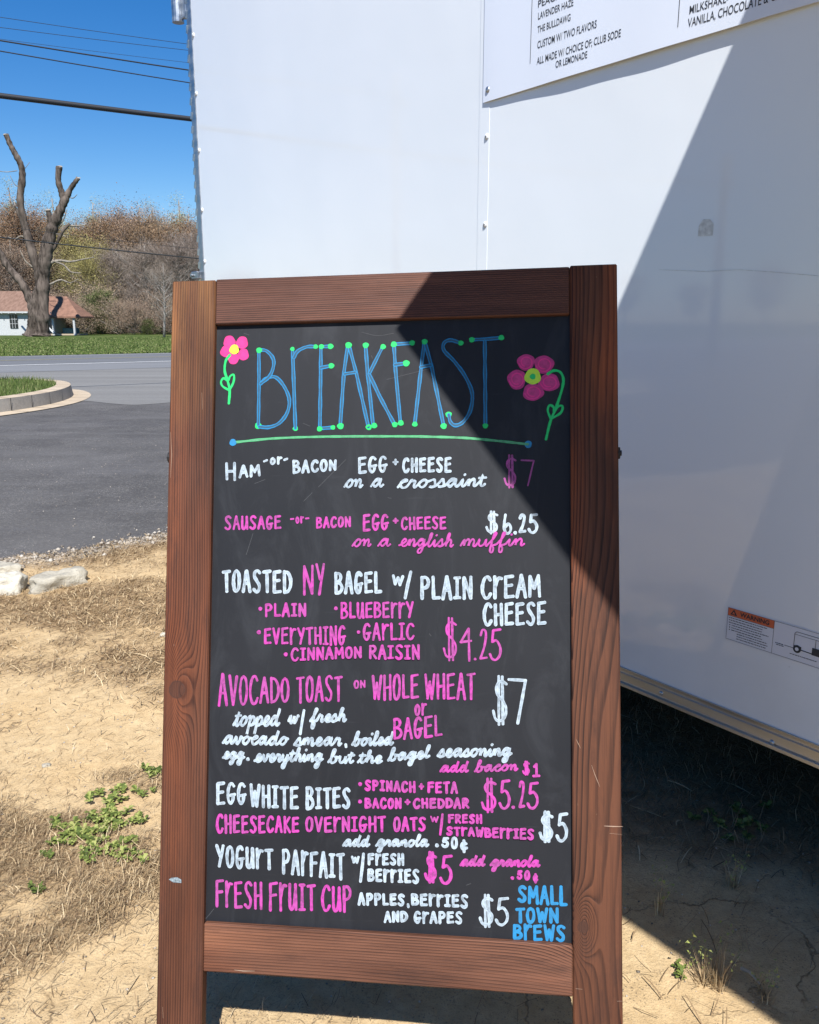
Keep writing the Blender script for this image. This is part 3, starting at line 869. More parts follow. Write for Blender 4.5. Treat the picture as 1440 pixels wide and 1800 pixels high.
def btext(s, p0, p1, top, nocut=None):
    """p0,p1: baseline start and end, top: height of the cap above p0 in the photo"""
    a, c = wallpt(*p0), wallpt(*p1); t = wallpt(p0[0], top)
    wall_text(s, a.x, (a.z+c.z)/2, c.x-a.x, t.z-a.z, 'printed_text', BAN, ban_y, M['print'], bold=.004)
btext('PEACH DREAM', (951, 9), (1042, -16), -3)
btext('LAVENDER HAZE', (951, 33), (1014, 14), 21.5)
btext('THE BULLDAWG', (950, 57), (1009, 40), 45.5)
btext('CUSTOM W/ TWO FLAVORS', (950, 84), (1055, 53), 71.5)
btext('ALL MADE W/ CHOICE OF; CLUB SODE', (949, 113), (1098, 68), 101)
btext('OR LEMONADE', (983, 120), (1039, 104), 108.5)
btext('MILKSHAKE-', (1219, 26), (1287, 6), 12)
btext('VANILLA, CHOCOLATE & CARAMEL', (1216, 49), (1422, -12), 34)
for (x, yb) in ((937, 113), (1199, 50)):
    w = wallpt(x, yb); b = MB()
    zs = np.linspace(w.z, BZ1-.05, 12)
    for k in range(11):
        b.quad(*[(xx, ban_y(w.x, zz)-.0013, zz) for xx, zz in ((w.x-.0008, zs[k]), (w.x+.0008, zs[k]), (w.x+.0008, zs[k+1]), (w.x-.0008, zs[k+1]))])
    b.build('printed_rule', M['print'], BAN)

# --- warning sticker
ST = empty('warning_sticker', label='white sticker with orange WARNING header and a small trailer drawing, low on the trailer wall', cat='sticker')
ST.matrix_world = T.matrix_world.copy()
SX0, SX1, SZ0, SZ1, SXM = 2.805, 3.16, .4795, .5535, 2.9165
YS = -.0022
def flat(b, x0, x1, z0, z1, y): b.quad((x0, y, z0), (x1, y, z0), (x1, y, z1), (x0, y, z1))
b = MB(); flat(b, SX0-.002, SX1+.002, SZ0-.002, SZ1+.002, YS); b.build('sticker_sheet', M['sticker'], ST)
HZ = .5355
b = MB(); flat(b, SX0, SXM, HZ, SZ1, YS-.0003); b.build('orange_header', M['orange'], ST)
b = MB(); t = .0007
for (x0, x1, z0, z1) in ((SX0, SX1, SZ1-t, SZ1), (SX0, SX1, SZ0, SZ0+t), (SX0, SX0+t, SZ0+t, SZ1-t), (SX1-t, SX1, SZ0+t, SZ1-t), (SXM-t, SXM, SZ0+t, SZ1-t), (SX0+t, SXM-t, HZ-t, HZ)):
    flat(b, x0, x1, z0, z1, YS-.0006)
# warning triangle
cx, cz = SX0+.0145, HZ+.003
b.v += [(cx-.0085, YS-.0006, cz), (cx+.0085, YS-.0006, cz), (cx, YS-.0006, cz+.0135)]; n = len(b.v); b.face((n-3, n-2, n-1))
b.build('printed_lines', M['print'], ST)
b = MB(); b.v += [(cx-.0035, YS-.0009, cz+.0022), (cx+.0035, YS-.0009, cz+.0022), (cx, YS-.0009, cz+.0085)]; b.face((0, 1, 2)); b.build('triangle_centre', M['orange'], ST)
wall_text('WARNING', SX0+.030, HZ+.0045, .070, .0095, 'printed_text', ST, lambda x, z: YS+.0005, M['print'], bold=.03)
# fine print too small to read: rows of short dashes
b = MB(); r2 = random.Random(4)
for row in range(9):
    z = HZ-.0055-row*.0056; x = SX0+(.004 if row < 3 else .012 if row < 6 else .026)
    end = SXM-(.010+r2.random()*.02)
    if 3 <= row < 6: b.dome((SX0+.007, YS-.0005, z+.0008), (0, -1, 0), .0015, .0001, 6, 1)
    while x < end:
        w = .002+r2.random()*.006; flat(b, x, min(x+w, end), z, z+.0017, YS-.0006); x += w+.0012
for (xa, za, w) in ((.006, .026, .018), (.008, .0225, .012), (.040, .012, .055)):
    x = SXM+xa; e = x+w
    while x < e:
        q = .002+r2.random()*.004; flat(b, x, x+q, SZ0+za, SZ0+za+.0016, YS-.0006); x += q+.001
b.build('fine_print', M['print'], ST, kind='stuff')
b = MB(); yy = YS-.0007
def ln(x0, z0, x1, z1, r=.0005): b.tube([(x0, yy, z0), (x1, yy, z1)], r, 4)
X, Z = SXM+.047, SZ0+.030
ln(X, Z, X, Z+.030); ln(X, Z+.030, X+.004, Z+.034); ln(X+.004, Z+.034, X+.060, Z+.034); ln(X+.060, Z+.034, X+.068, Z+.029); ln(X+.068, Z+.029, X+.068, Z-.006)
ln(X+.001, Z+.028, X+.046, Z+.028, .0004); ln(X+.046, Z+.028, X+.068, Z+.027, .0004); ln(X+.046, Z+.028, X+.046, Z+.008)
ln(X+.015, Z-.003, X+.046, Z-.004, .001); ln(X-.020, Z-.003, X+.002, Z-.003); ln(X+.060, Z-.008, X+.095, Z-.008, .0009)
flat(b, X+.040, X+.067, Z-.006, Z+.010, yy-.0004); flat(b, X, X+.017, Z-.001, Z+.004, yy-.0004)
b.tube([(X+.008, yy+.0004, Z-.003), (X+.008, yy-.0008, Z-.003)], .0085, 18)
b.build('trailer_drawing', M['print'], ST)
b = MB(); b.tube([(X+.008, yy-.0008, Z-.003), (X+.008, yy-.0012, Z-.003)], .004, 14); b.build('drawn_hub', M['sticker'], ST)

# ------------------------------------------------------------------ SANDWICH BOARD
BX = Vector((0.99217292, -0.12165183, 0.02817338)).normalized()
BU = Vector((0.0054433, 0.27221074, 0.96222226)); BU = (BU-BX*BU.dot(BX)).normalized()
BN = BX.cross(BU).normalized()
if BN.y > 0: BN = -BN
BD = -1.2915622
SC, TB = -.2, -.86
ORG = Vector((0, 0, CAM_H)) + BX*SC + BU*TB + BN*BD
B = empty('sandwich_board', label='wood-framed A-frame chalkboard listing breakfast foods and prices in coloured marker', cat='sandwich board')
B.matrix_world = Matrix(((BX.x, -BN.x, BU.x, ORG.x), (BX.y, -BN.y, BU.y, ORG.y), (BX.z, -BN.z, BU.z, ORG.z), (0, 0, 0, 1)))
def bpt(px, py, depth=0.0):
    """photo point -> board-local (x right, z up) at depth metres behind the frame's front face"""
    r = ray(px, py); o = Vector((0, 0, CAM_H)); k = (ORG-BN*depth-o).dot(BN)/r.dot(BN)
    p = o+r*k-ORG
    return (p.dot(BX), p.dot(BU))
THK, DEP = .021, .0100
xl0, xl1 = bpt(303, 493)[0], bpt(378, 570)[0]
xr0, xr1 = bpt(1002, 551)[0], bpt(1085, 465)[0]
zt = bpt(700, 479)[1]; zti = bpt(690, 561)[1]; zbi = bpt(680, 1643)[1]; zbo = bpt(680, 1731)[1]
zl, zr = -.012, -.012
W = dict(
 left=wood('stile_wood_left', 1.3, 240, 1.5, light=(.112, .043, .024), dark=(.024, .010, .007), worn=zt, red=.35, knots=((xl0+.022, bpt(310, 1212)[1], .012),)),
 right=wood('stile_wood_right', 4.7, 150, 4.2, light=(.105, .041, .022), dark=(.018, .009, .007), red=.85, knots=((xr0+.015, bpt(1020, 1630)[1], .0075),)),
 top=wood('rail_wood_top', 8.1, 300, .9, light=(.115, .048, .031), dark=(.026, .012, .009), red=.2),
 bottom=wood('rail_wood_bottom', 6.4, 240, 1.8, light=(.170, .074, .044), dark=(.030, .013, .009), red=.35, knots=((zbo+.058, .35, .016),)))
def board_piece(name, x0, x1, z0, z1, mat, axis, y0=0.0, **k):
    b = MB(); b.box(x0, x1, y0, y0+THK, z0, z1, .0018, uvaxis=axis); return b.build(name, mat, B, **k)
board_piece('stile', xl0, xl1-.0004, zl, zt-.001, W['left'], 'z', label='left stile with a round knot and a worn orange top')
board_piece('stile', xr0+.0004, xr1, zr, zt+.0015, W['right'], 'z', label='right stile with dark swirling grain and a small knot')
board_piece('rail', xl1, xr0, zti, zt, W['top'], 'x', y0=.0006, label='top rail of the frame')
board_piece('rail', xl1, xr0, zbo, zbi, W['bottom'], 'x', y0=.0006, label='bottom rail of the frame')
b = MB(); b.box(xl1-.002, xr0+.002, DEP, DEP+.005, zbi-.004, zti+.004); panel_o = b.build('chalkboard_panel', M['chalk'], B)
# rear frame leaning the other way
tilt = 2*math.atan2(BU.y, BU.z)
RM = Matrix.Translation((0, THK+.002, zt)) @ Matrix.Rotation(tilt, 4, 'X') @ Matrix.Translation((0, 0, -zt))
rear = bpy.data.objects.new('rear_frame', None); C.objects.link(rear); rear.parent = B; rear.matrix_local = RM
for (nm, x0, x1, z0, z1, mt, ax) in (('stile', xl0, xl1, zl, zt-.002, W['left'], 'z'), ('stile', xr0, xr1, zl, zt-.002, W['right'], 'z'),
                                     ('rail', xl1+.0004, xr0-.0004, zti, zt-.002, W['top'], 'x'), ('rail', xl1+.0004, xr0-.0004, zbo, zbi, W['bottom'], 'x')):
    q = MB(); q.box(x0, x1, 0, THK, z0, z1, .0018, uvaxis=ax); q.build(nm, mt, rear)
q = MB(); q.box(xl1-.002, xr0+.002, .006, .011, zbi-.004, zti+.004); q.build('chalkboard_panel', M['chalk'], rear)
# spreader bolts on both edges, and the little metal plate / chips on the wood
for px, py, sx in ((1086, 795, 1), (299, 803, -1)):
    z = bpt(px, py)[1]; x = xr1 if sx > 0 else xl0
    q = MB(); q.tube([(x-.002*sx, .010, z), (x+.003*sx, .010, z)], .009, 10); q.tube([(x+.003*sx, .010, z), (x+.0055*sx, .010, z)], .0045, 6)
    q.build('hinge_bolt', M['dark'], B)
q = MB(); pp = [bpt(x, y) for x, y in ((297, 1546), (301, 1543), (312, 1542), (319, 1546), (319, 1552), (305, 1551))]
q.v = [(x, -.0006, z) for x, z in pp]; q.face(range(6)[::-1]); q.build('paint_smear', simple('pale_blue_smear', (.17, .21, .23), .6, var=.5, scale=400), B)
q = MB()
def nick(*ps, w=.0005):
    P_ = [bpt(*p) for p in ps]
    q.tube([(x, -.0002, z) for x, z in P_], [w*.4]+[w]*(len(P_)-2)+[w*.3], 5)
nick((1040, 1345), (1046, 1362), (1050, 1372), (1055, 1384)); nick((1062, 1452), (1078, 1453), (1095, 1453), w=.001); nick((1072, 1465), (1094, 1467))
nick((1012, 1738), (1024, 1739)); nick((1085, 1760), (1096, 1760)); nick((1013, 1300), (1017, 1308), (1021, 1316))
nick((300, 760), (302, 800), (300, 840)); nick((355, 690), (356, 720)); nick((287, 1790), (286, 1770)); nick((412, 1705), (428, 1707), (448, 1707), w=.0008)
q.build('bare_wood_nicks', simple('bare_wood', (.30, .20, .14), .8), B, kind='stuff')

# ------------------------------------------------------------------ LETTERING (flat paint strokes on the panel)
def cat(pts, n=6):
    P_ = [np.array(p, float) for p in pts]
    if len(P_) < 3: return P_
    P_ = [2*P_[0]-P_[1]] + P_ + [2*P_[-1]-P_[-2]]
    out = []
    for i in range(1, len(P_)-2):
        p0, p1, p2, p3 = P_[i-1:i+3]
        for k in range(n):
            t = k/n
            out.append(.5*((2*p1)+(-p0+p2)*t+(2*p0-5*p1+4*p2-p3)*t*t+(-p0+3*p1-3*p2+p3)*t**3))
    out.append(P_[-2]); return out
jr = random.Random(9)
class Ink:
    """strokes in photo pixels, laid on the panel"""
    def __init__(s): s.b = MB(); s.lift = 0
    def stroke(s, pts, w, smooth=True, n=6, mat=0):
        P_ = cat(pts, n) if smooth and len(pts) > 2 else [np.array(p, float) for p in pts]
        if not smooth or len(pts) == 2:               # resample straight runs
            R_ = []
            for a, c in zip(P_[:-1], P_[1:]):
                m = max(1, int(np.hypot(*(c-a))/9))
                R_ += [a+(c-a)*k/m for k in range(m)]
            P_ = R_+[P_[-1]]
        Q_ = []
        for p in P_:
            if not Q_ or np.hypot(*(p-Q_[-1])) > .35: Q_.append(p)
        if len(Q_) < 2: return s.dot(P_[0], w/2, mat)
        L_ = [Vector((*bpt(p[0], p[1], DEP), 0)) for p in Q_]
        k = .00093
        hw = w*k/2*.93
        s.lift += .00002
        b = s.b; b.mat = mat
        n_ = len(L_); cum = 0; prev = None; vi = []
        y0 = DEP-.00018-s.lift
        ph = jr.random()*6.28
        for i, p in enumerate(L_):
            t = (L_[min(i+1, n_-1)]-L_[max(i-1, 0)])
            t = t.normalized() if t.length > 1e-9 else Vector((1, 0, 0))
            nn = Vector((-t.y, t.x, 0))
            if i: cum += (p-L_[i-1]).length
            h = hw*(1+.10*math.sin(cum*190+ph)+.07*math.sin(cum*610+ph*2))
            y = y0 - cum*.0006
            base = len(b.v)
            for sgn in (-1, 0, 1):
                q_ = p+nn*h*sgn; b.v.append((q_.x, y, q_.y))
            vi.append((base, cum))
        for (a, ca), (c, cc) in zip(vi[:-1], vi[1:]):
            for j in (0, 1):
                v0, v1 = j-1, j
                b.face((a+j, c+j, c+j+1, a+j+1)[::-1], [(ca, v0), (cc, v0), (cc, v1), (ca, v1)][::-1])
        for end in (0, -1):                            # round caps
            p = L_[end]; t = (L_[0]-L_[1]).normalized() if end == 0 else (L_[-1]-L_[-2]).normalized()
            a0 = math.atan2(t.y, t.x)-math.pi/2; y = y0 - (0 if end == 0 else cum)*.0006
            base = len(b.v); b.v.append((p.x, y, p.y))
            for k2 in range(7):
                th = a0+math.pi*k2/6; b.v.append((p.x+math.cos(th)*hw, y, p.y+math.sin(th)*hw))
            cu_ = vi[end][1]
            for k2 in range(6):
                b.face((base, base+2+k2, base+1+k2), [(cu_, 0), (cu_, 1), (cu_, 1)])
    def dot(s, p, r, mat=0, ry=None, seg=18):
        x, z = bpt(p[0], p[1], DEP); r1 = r*.00093; r2_ = (ry or r)*.00093
        s.lift += .00002; b = s.b; b.mat = mat; y = DEP-.00022-s.lift
        base = len(b.v); b.v.append((x, y, z)); ph = jr.random()*6
        for k in range(seg):
            th = 2*math.pi*k/seg; q_ = 1+.05*math.sin(3*th+ph)+.03*math.sin(5*th+ph)
            b.v.append((x+math.cos(th)*r1*q_, y, z+math.sin(th)*r2_*q_))
        for k in range(seg):
            b.face((base, base+1+(k+1) % seg, base+1+k), [(0, 0), (0, 1), (0, 1)])
    def flush(s, txt):
        if getattr(s, 'mats', None) is None: return
        s.b.build('painted_word' if len(txt) > 1 else 'painted_character', s.mats, panel_o, label='%s lettering reading %s' % (s.col, txt.replace('r', 'R') if txt.isupper() or 'r' in txt and txt.replace('r', '').isupper() else txt))
        s.b = MB()
    def done(s, mats, name='lettering', label=None):
        return s.b.build(name, mats, panel_o, label=label)

S_ = lambda *a: (0, [(a[i], a[i+1]) for i in range(0, len(a), 2)])      # straight stroke
K_ = lambda *a: (1, [(a[i], a[i+1]) for i in range(0, len(a), 2)])      # curved stroke
G = {
 'A': [S_(.48,0,.02,1), S_(.52,0,1,1), S_(.2,.62,.8,.6)],
 'B': [S_(.06,.02,.1,1), K_(.06,.03,.6,.04,.82,.22,.6,.40,.15,.48), K_(.15,.48,.7,.52,1,.74,.7,.95,.12,.99)],
 'C': [K_(.95,.14,.72,.0,.35,.06,.08,.38,.08,.72,.36,.98,.72,.97,.98,.80)],
 'D': [S_(.06,.02,.1,.99), K_(.06,.03,.6,.08,.96,.36,.94,.68,.62,.92,.1,.99)],
 'E': [S_(.1,.04,.1,.98), S_(.1,.04,.9,0), S_(.1,.46,.8,.42), S_(.1,.98,.95,.95)],
 'F': [S_(.12,.04,.12,1), S_(.12,.04,.98,0), S_(.12,.46,.85,.43)],
 'G': [K_(.86,.12,.6,0,.28,.08,.08,.4,.12,.8,.42,1,.72,.86,.80,.58), S_(.42,.60,1.0,.55)],
 'H': [S_(.08,.02,.12,1), S_(.9,0,.94,1), S_(.1,.52,.9,.48)],
 'I': [S_(.5,.04,.5,.96), S_(.1,.04,.9,.03), S_(.05,.97,.95,.96)],
 'K': [S_(.1,0,.12,1), S_(.9,.02,.14,.52), S_(.2,.48,.98,1)],
 'L': [S_(.1,0,.14,.97), S_(.14,.97,.98,.95)],
 'M': [S_(.08,1,.1,.03), S_(.1,.03,.48,.62), S_(.48,.62,.86,0), S_(.86,0,.98,1)],
 'N': [S_(.08,1,.08,.02), S_(.08,.02,.9,.98), S_(.9,.98,.92,0)],
 'O': [K_(.52,.0,.2,.12,.05,.5,.2,.9,.5,1,.82,.85,.95,.45,.8,.1,.5,.0)],
 'P': [S_(.1,.02,.14,1), K_(.1,.04,.62,.02,.92,.22,.72,.46,.14,.54)],
 'R': [S_(.1,.02,.12,1), K_(.1,.04,.62,.02,.88,.22,.68,.44,.14,.52), S_(.3,.5,.98,1)],
 'r': [S_(.08,.0,.14,1), K_(.12,.50,.34,.26,.62,.07,.98,.08)],
 'S': [K_(.92,.1,.62,.0,.22,.08,.18,.28,.5,.48,.84,.68,.78,.9,.45,1,.06,.88)],
 'T': [S_(.5,.04,.54,1), S_(.02,.06,.98,.02)],
 'U': [K_(.08,.02,.08,.5,.14,.88,.38,1,.66,.84,.84,.4,.86,.02), S_(.86,.02,.98,.98)],
 'V': [S_(.04,0,.5,1), S_(.5,1,.96,.02)],
 'W': [S_(.04,0,.26,.98), S_(.26,.98,.5,.3), S_(.5,.3,.72,1), S_(.72,1,.98,0)],
 'Y': [S_(.02,.0,.5,.5), S_(.96,0,.4,1)],
 'o': [K_(.5,.08,.15,.3,.12,.75,.45,1,.85,.8,.88,.35,.5,.08)],
 'n': [S_(.08,1,.08,.02), S_(.08,.02,.9,.98), S_(.9,.98,.92,0)],
 '0': [K_(.52,.0,.2,.12,.05,.5,.2,.9,.5,1,.82,.85,.95,.45,.8,.1,.5,.0)],
 '1': [S_(.1,.22,.5,.0), S_(.5,0,.55,.97), S_(.0,.98,1,.96)],
 '2': [K_(.1,.18,.35,.0,.8,.04,.86,.26,.6,.6,.08,.97), S_(.08,.97,.98,.94)],
 '4': [S_(.75,0,.0,.42), S_(.0,.42,.98,.38), S_(.75,0,.82,1)],
 '5': [S_(.95,.02,.32,.05), S_(.32,.05,.22,.42), K_(.22,.42,.6,.38,.92,.6,.88,.85,.55,1,.22,.97,.02,.82)],
 '6': [K_(.25,0,.1,.4,.08,.75,.4,1,.85,.9,.9,.65,.6,.48,.2,.66)],
 '7': [S_(.0,.02,.98,.04), S_(.98,.04,.5,1)],
 '$': [S_(.42,0,.44,1), S_(.68,.01,.74,.99), K_(.98,.16,.6,.1,.26,.2,.30,.36,.70,.50,.96,.66,.88,.84,.5,.93,.18,.88,.02,.72)],
 '¢': [K_(.82,.28,.5,.18,.18,.35,.18,.6,.45,.78,.9,.66), S_(.5,0,.52,1)],
 'w': [S_(.02,.05,.24,.92), S_(.24,.92,.5,.2), S_(.5,.2,.72,.98), S_(.72,.98,.98,0)],
 '/': [S_(1,0,0,1)],
 '+': [S_(.5,0,.5,1), S_(0,.5,1,.5)],
 '-': [S_(0,.5,1,.45)],
}
WID = {'I': .72, 'r': .85, 'M': 1.25, 'W': 1.25, '1': .8, 'L': .85, 'T': .95, 'O': .95}
def word(k, s, x0, t0, b0, x1, t1, b1, w, gap=.22, mat=0):
    ws = [WID.get(c, 1.0) for c in s]; n1 = len(s)-1; sp_ = w*(.75+gap); tot = sum(ws)+.06*n1; x = x0+w/2
    span = (x1-x0-w-sp_*n1)/tot
    if span < w*.75: sp_ = max(0, (x1-x0-w-w*.75*tot)/max(1, n1)); span = w*.75 if n1 else span
    for c, cw in zip(s, ws):
        lw = cw*span; jt, jb = jr.uniform(-.03, .03), jr.uniform(-.03, .03)
        lean = jr.uniform(-.03, .03)
        for (cv, pts) in G[c]:
            q_ = []
            for (gx, gy) in pts:
                X_ = x+gx*lw+lean*(gy-.5)*lw; f = (X_-x0)/max(1e-6, x1-x0)
                T_ = t0+(t1-t0)*f+w/2; B_ = b0+(b1-b0)*f-w/2; h = B_-T_
                q_.append((X_, T_+(gy*(1+jb-jt)+jt)*h))
            k.stroke(q_, w*jr.uniform(.93, 1.06), smooth=bool(cv), mat=mat)
        x += lw+sp_+.06*span
    k.flush(s)
def money(k, d0, d1, t, bt, w, mat=0): word(k, '$', d0, t, bt, d1, t, bt, w, mat=mat)

CUR = {   # joined handwriting, x right, y up, baseline 0, x-height 1
 'a': (1.30, [[(0,.1),(.35,.72),(.85,.92),(.5,1.02),(.22,.5),(.42,.02),(.75,.4),(.95,1),(.92,.35),(1.08,.02),(1.30,.25)]]),
 'b': (1.10, [[(0,.1),(.38,1.0),(.55,1.8),(.32,1.7),(.25,.4),(.42,0),(.8,.2),(.82,.75),(.6,.85),(1.1,.75)]]),
 'c': (.95, [[(0,.1),(.3,.65),(.8,.9),(.55,1.05),(.22,.6),(.38,.05),(.7,.03),(.95,.28)]]),
 'd': (1.35, [[(0,.1),(.35,.7),(.85,.9),(.5,1.02),(.22,.5),(.42,.02),(.75,.35),(1.0,1.2),(1.05,1.8),(.95,1.0),(.95,.3),(1.1,.02),(1.35,.25)]]),
 'e': (.95, [[(0,.1),(.5,.4),(.75,.8),(.5,1.02),(.25,.6),(.38,.06),(.68,.02),(.95,.28)]]),
 'f': (.85, [[(0,.1),(.4,1.0),(.62,1.7),(.4,1.75),(.32,.5),(.32,-.7),(.55,-.85),(.6,-.3),(.45,.05),(.85,.25)]]),
 'g': (1.25, [[(0,.1),(.35,.7),(.85,.9),(.5,1.02),(.22,.5),(.42,.06),(.75,.4),(.95,1),(.9,0),(.75,-.8),(.42,-.85),(.45,-.4),(1.25,.25)]]),
 'h': (1.15, [[(0,.1),(.4,1.0),(.5,1.75),(.32,1.6),(.25,.05),(.32,.5),(.65,.95),(.85,.7),(.85,.1),(1.0,0),(1.15,.25)]]),
 'i': (.65, [[(0,.1),(.3,.9),(.3,.2),(.45,0),(.65,.25)], [(.36,1.5),(.40,1.56)]]),
 'l': (.68, [[(0,.1),(.4,1.0),(.5,1.75),(.32,1.65),(.25,.3),(.42,0),(.68,.25)]]),
 'm': (1.5, [[(0,.1),(.25,.92),(.3,.05),(.37,.55),(.6,.97),(.75,.7),(.75,.05),(.82,.55),(1.05,.97),(1.2,.7),(1.2,.1),(1.33,0),(1.5,.25)]]),
 'n': (1.12, [[(0,.1),(.25,.92),(.3,.05),(.37,.55),(.65,.97),(.82,.7),(.82,.1),(.95,0),(1.12,.25)]]),
 'o': (1.08, [[(0,.1),(.3,.75),(.6,1),(.28,.75),(.2,.3),(.5,0),(.85,.35),(.85,.8),(.58,1.0),(.85,.78),(1.08,.8)]]),
 'p': (1.05, [[(0,.1),(.3,.95),(.25,-.9),(.3,.5),(.6,.98),(.9,.6),(.65,.05),(.4,.1),(1.05,.22)]]),
 'r': (.9, [[(0,.1),(.28,.98),(.36,.85),(.62,.85),(.58,.2),(.72,0),(.9,.25)]]),
 's': (.85, [[(0,.1),(.45,1.02),(.58,.7),(.68,.22),(.4,0),(.15,.1),(.55,.05),(.85,.25)]]),
 't': (.75, [[(0,.1),(.35,.9),(.42,1.5),(.34,.3),(.5,0),(.75,.25)], [(.08,1.05),(.72,1.1)]]),
 'u': (1.1, [[(0,.1),(.2,.95),(.2,.3),(.42,0),(.75,.3),(.85,.95),(.85,.2),(.98,0),(1.1,.25)]]),
 'v': (1.0, [[(0,.3),(.2,.95),(.35,.4),(.5,0),(.75,.5),(.8,.95),(1.0,.82)]]),
 'w': (1.3, [[(0,.3),(.15,.95),(.25,.2),(.45,0),(.65,.5),(.7,.9),(.75,.2),(.95,0),(1.12,.5),(1.15,.95),(1.3,.85)]]),
 'y': (1.1, [[(0,.1),(.2,.95),(.25,.3),(.45,.05),(.75,.4),(.85,.95),(.8,0),(.65,-.8),(.38,-.85),(.42,-.4),(1.1,.25)]]),
}
def script(k, s, x0, b0, x1, b1, xh, w, slant=.34, mat=0):
    """x0,b0 baseline start, x1,b1 baseline end, xh = x-height in pixels"""
    tot = sum(CUR[c][0] for c in s); sc = (x1-x0-w)/(tot+.15); x = x0+w/2
    w *= .88; xh *= 1.1; hh = xh-w*.6
    main = []; extra = []
    def mp(gx, gy):
        X_ = x+gx*sc+slant*gy*hh*.6; f = (X_-x0)/(x1-x0)
        return (X_, b0+(b1-b0)*f-w*.3-gy*hh)
    for c in s:
        adv, st = CUR[c]
        p_ = [mp(*q) for q in st[0]]
        if main: p_ = p_[1:]
        p_ = [(a+jr.uniform(-.25, .25), b_+jr.uniform(-.3, .3)) for a, b_ in p_]
        main += p_
        for e_ in st[1:]: extra.append([mp(*q) for q in e_])
        x += adv*sc
    k.stroke(main, w, n=4, mat=mat)
    for e_ in extra: k.stroke(e_, w, n=2, mat=mat)
    k.flush(s)

z1 = lambda p: (370+p[0]/4.3636, 560+p[1]/4.3636)
z2 = lambda p: (680+p[0]/4.3636, 560+p[1]/4.3636)
# --- heading
k = Ink()
for f, st in (
 (z1, [(1,[(372,245),(372,540),(368,815)]), (1,[(375,240),(430,248),(478,300),(485,360),(455,440),(385,500)]), (1,[(385,500),(430,458),(500,450),(565,520),(605,620),(590,720),(530,800),(450,833),(375,830)]),
       (0,[(630,235),(640,500),(652,840)]), (1,[(640,300),(670,250),(740,217),(808,215)]),
       (0,[(848,215),(845,500),(840,845)]), (0,[(855,215),(922,213)]), (0,[(845,378),(925,362)]), (0,[(840,843),(940,835)]),
       (0,[(1054,205),(1025,410),(996,822)]), (0,[(1062,205),(1120,420),(1212,830)]), (0,[(1030,425),(1110,412)]),
       (0,[(1190,205),(1205,400),(1248,820)]), (0,[(1322,215),(1222,415)]), (0,[(1218,425),(1300,600),(1412,812)])]),
 (z2, [(0,[(55,198),(68,400),(105,800)]), (0,[(55,198),(195,188)]), (0,[(62,355),(150,343)]),
       (0,[(288,178),(265,370),(215,808)]), (0,[(292,178),(345,370),(437,825)]), (0,[(262,372),(338,358)]),
       (1,[(568,188),(490,166),(440,188),(440,245),(520,330),(600,440),(655,570),(643,700),(590,790),(530,820),(490,795),(476,738)]),
       (0,[(653,163),(760,158),(879,148)]), (0,[(752,175),(755,500),(757,822)])])):
    for cv, pts in st: k.stroke([f(p) for p in pts], 6.3, smooth=bool(cv))
k.done(M['ink_blue'], label='BREAKFAST heading in tall blue letters')
k = Ink()
for f, ds in ((z1, [(374,243,23),(367,822,26),(629,233,17),(652,843,20),(808,215,18),(852,215,20),(922,213,22),(928,362,22),(838,846,21),(940,835,18),(1060,204,25),(998,825,25),(1215,833,23),(1192,205,23),(1325,216,21),(1257,821,22),(1415,813,21)]),
              (z2, [(55,198,23),(195,187,21),(150,343,25),(108,801,22),(291,178,22),(216,810,20),(437,825,23),(569,188,20),(475,736,23),(653,163,21),(879,147,21),(757,823,20)])):
    for x, y, r in ds: k.dot(f((x, y)), r/4.3636, ry=r/4.3636*.93)
k.done(M['ink_green'], name='letter_dots', label='green dots on the ends of the heading letters')
k = Ink()
k.stroke([(410, 777.7), (484, 770.5), (576, 767.5), (700, 767), (760, 767.8), (820, 770), (875, 775), (928, 781)], 4.2, n=8)
k.dot((409.6, 777.7), 6, mat=1); k.dot((928.6, 781), 6, mat=1)
k.done([M['ink_greenline'], M['ink_cyan']], name='underline', label='green underline with a blue dot at each end')
# --- flowers
def flower(f, petals, centre, stem, heart, mats, cm):
    k = Ink()
    for (x, y, rx, ry) in petals:
        k.dot(f((x, y)), rx/4.3636, ry=ry/4.3636, seg=28)
        cx_, cy_ = f((x, y)); sp_ = []
        for i in range(26):
            th = i*.62; rr = rx/4.3636*(.15+.75*i/26); sp_.append((cx_+math.cos(th)*rr, cy_+math.sin(th)*rr*ry/rx))
        k.stroke(sp_, 2.4, n=3, mat=3)
    x, y, r = centre; k.dot(f((x, y)), r/4.3636, mat=1, seg=24)
    if cm: k.dot(f((x, y)), r/4.3636*.36, mat=2)
    k.stroke([f(p) for p in stem], 4.6, mat=2); k.stroke([f(p) for p in heart], 4.0, mat=2)
    k.done(mats, name='painted_flower')
flower(z1, [(146,178,46,46),(243,185,46,47),(121,252,45,45),(253,276,42,45),(178,305,44,44)], (183,237,37),
       [(150,280),(118,325),(110,400),(130,470),(148,550),(142,650)], [(145,550),(95,520),(82,485),(102,458),(135,475),(152,442),(180,432),(178,485),(148,548)], [M['ink_petal'], M['ink_yellow'], M['ink_green'], M['ink_petal']], False)
flower(z2, [(1068,335,62,60),(1206,352,70,66),(998,467,66,72),(1245,490,75,64),(1123,565,74,62)], (1120,445,58),
       [(1235,425),(1280,400),(1330,410),(1355,465),(1342,550),(1300,680),(1255,790),(1222,925)], [(1258,770),(1235,705),(1250,665),(1280,680),(1285,715),(1315,675),(1348,672),(1335,722),(1260,770)], [M['ink_petaldark'], M['ink_lime'], M['ink_green'], M['ink_petal']], True)

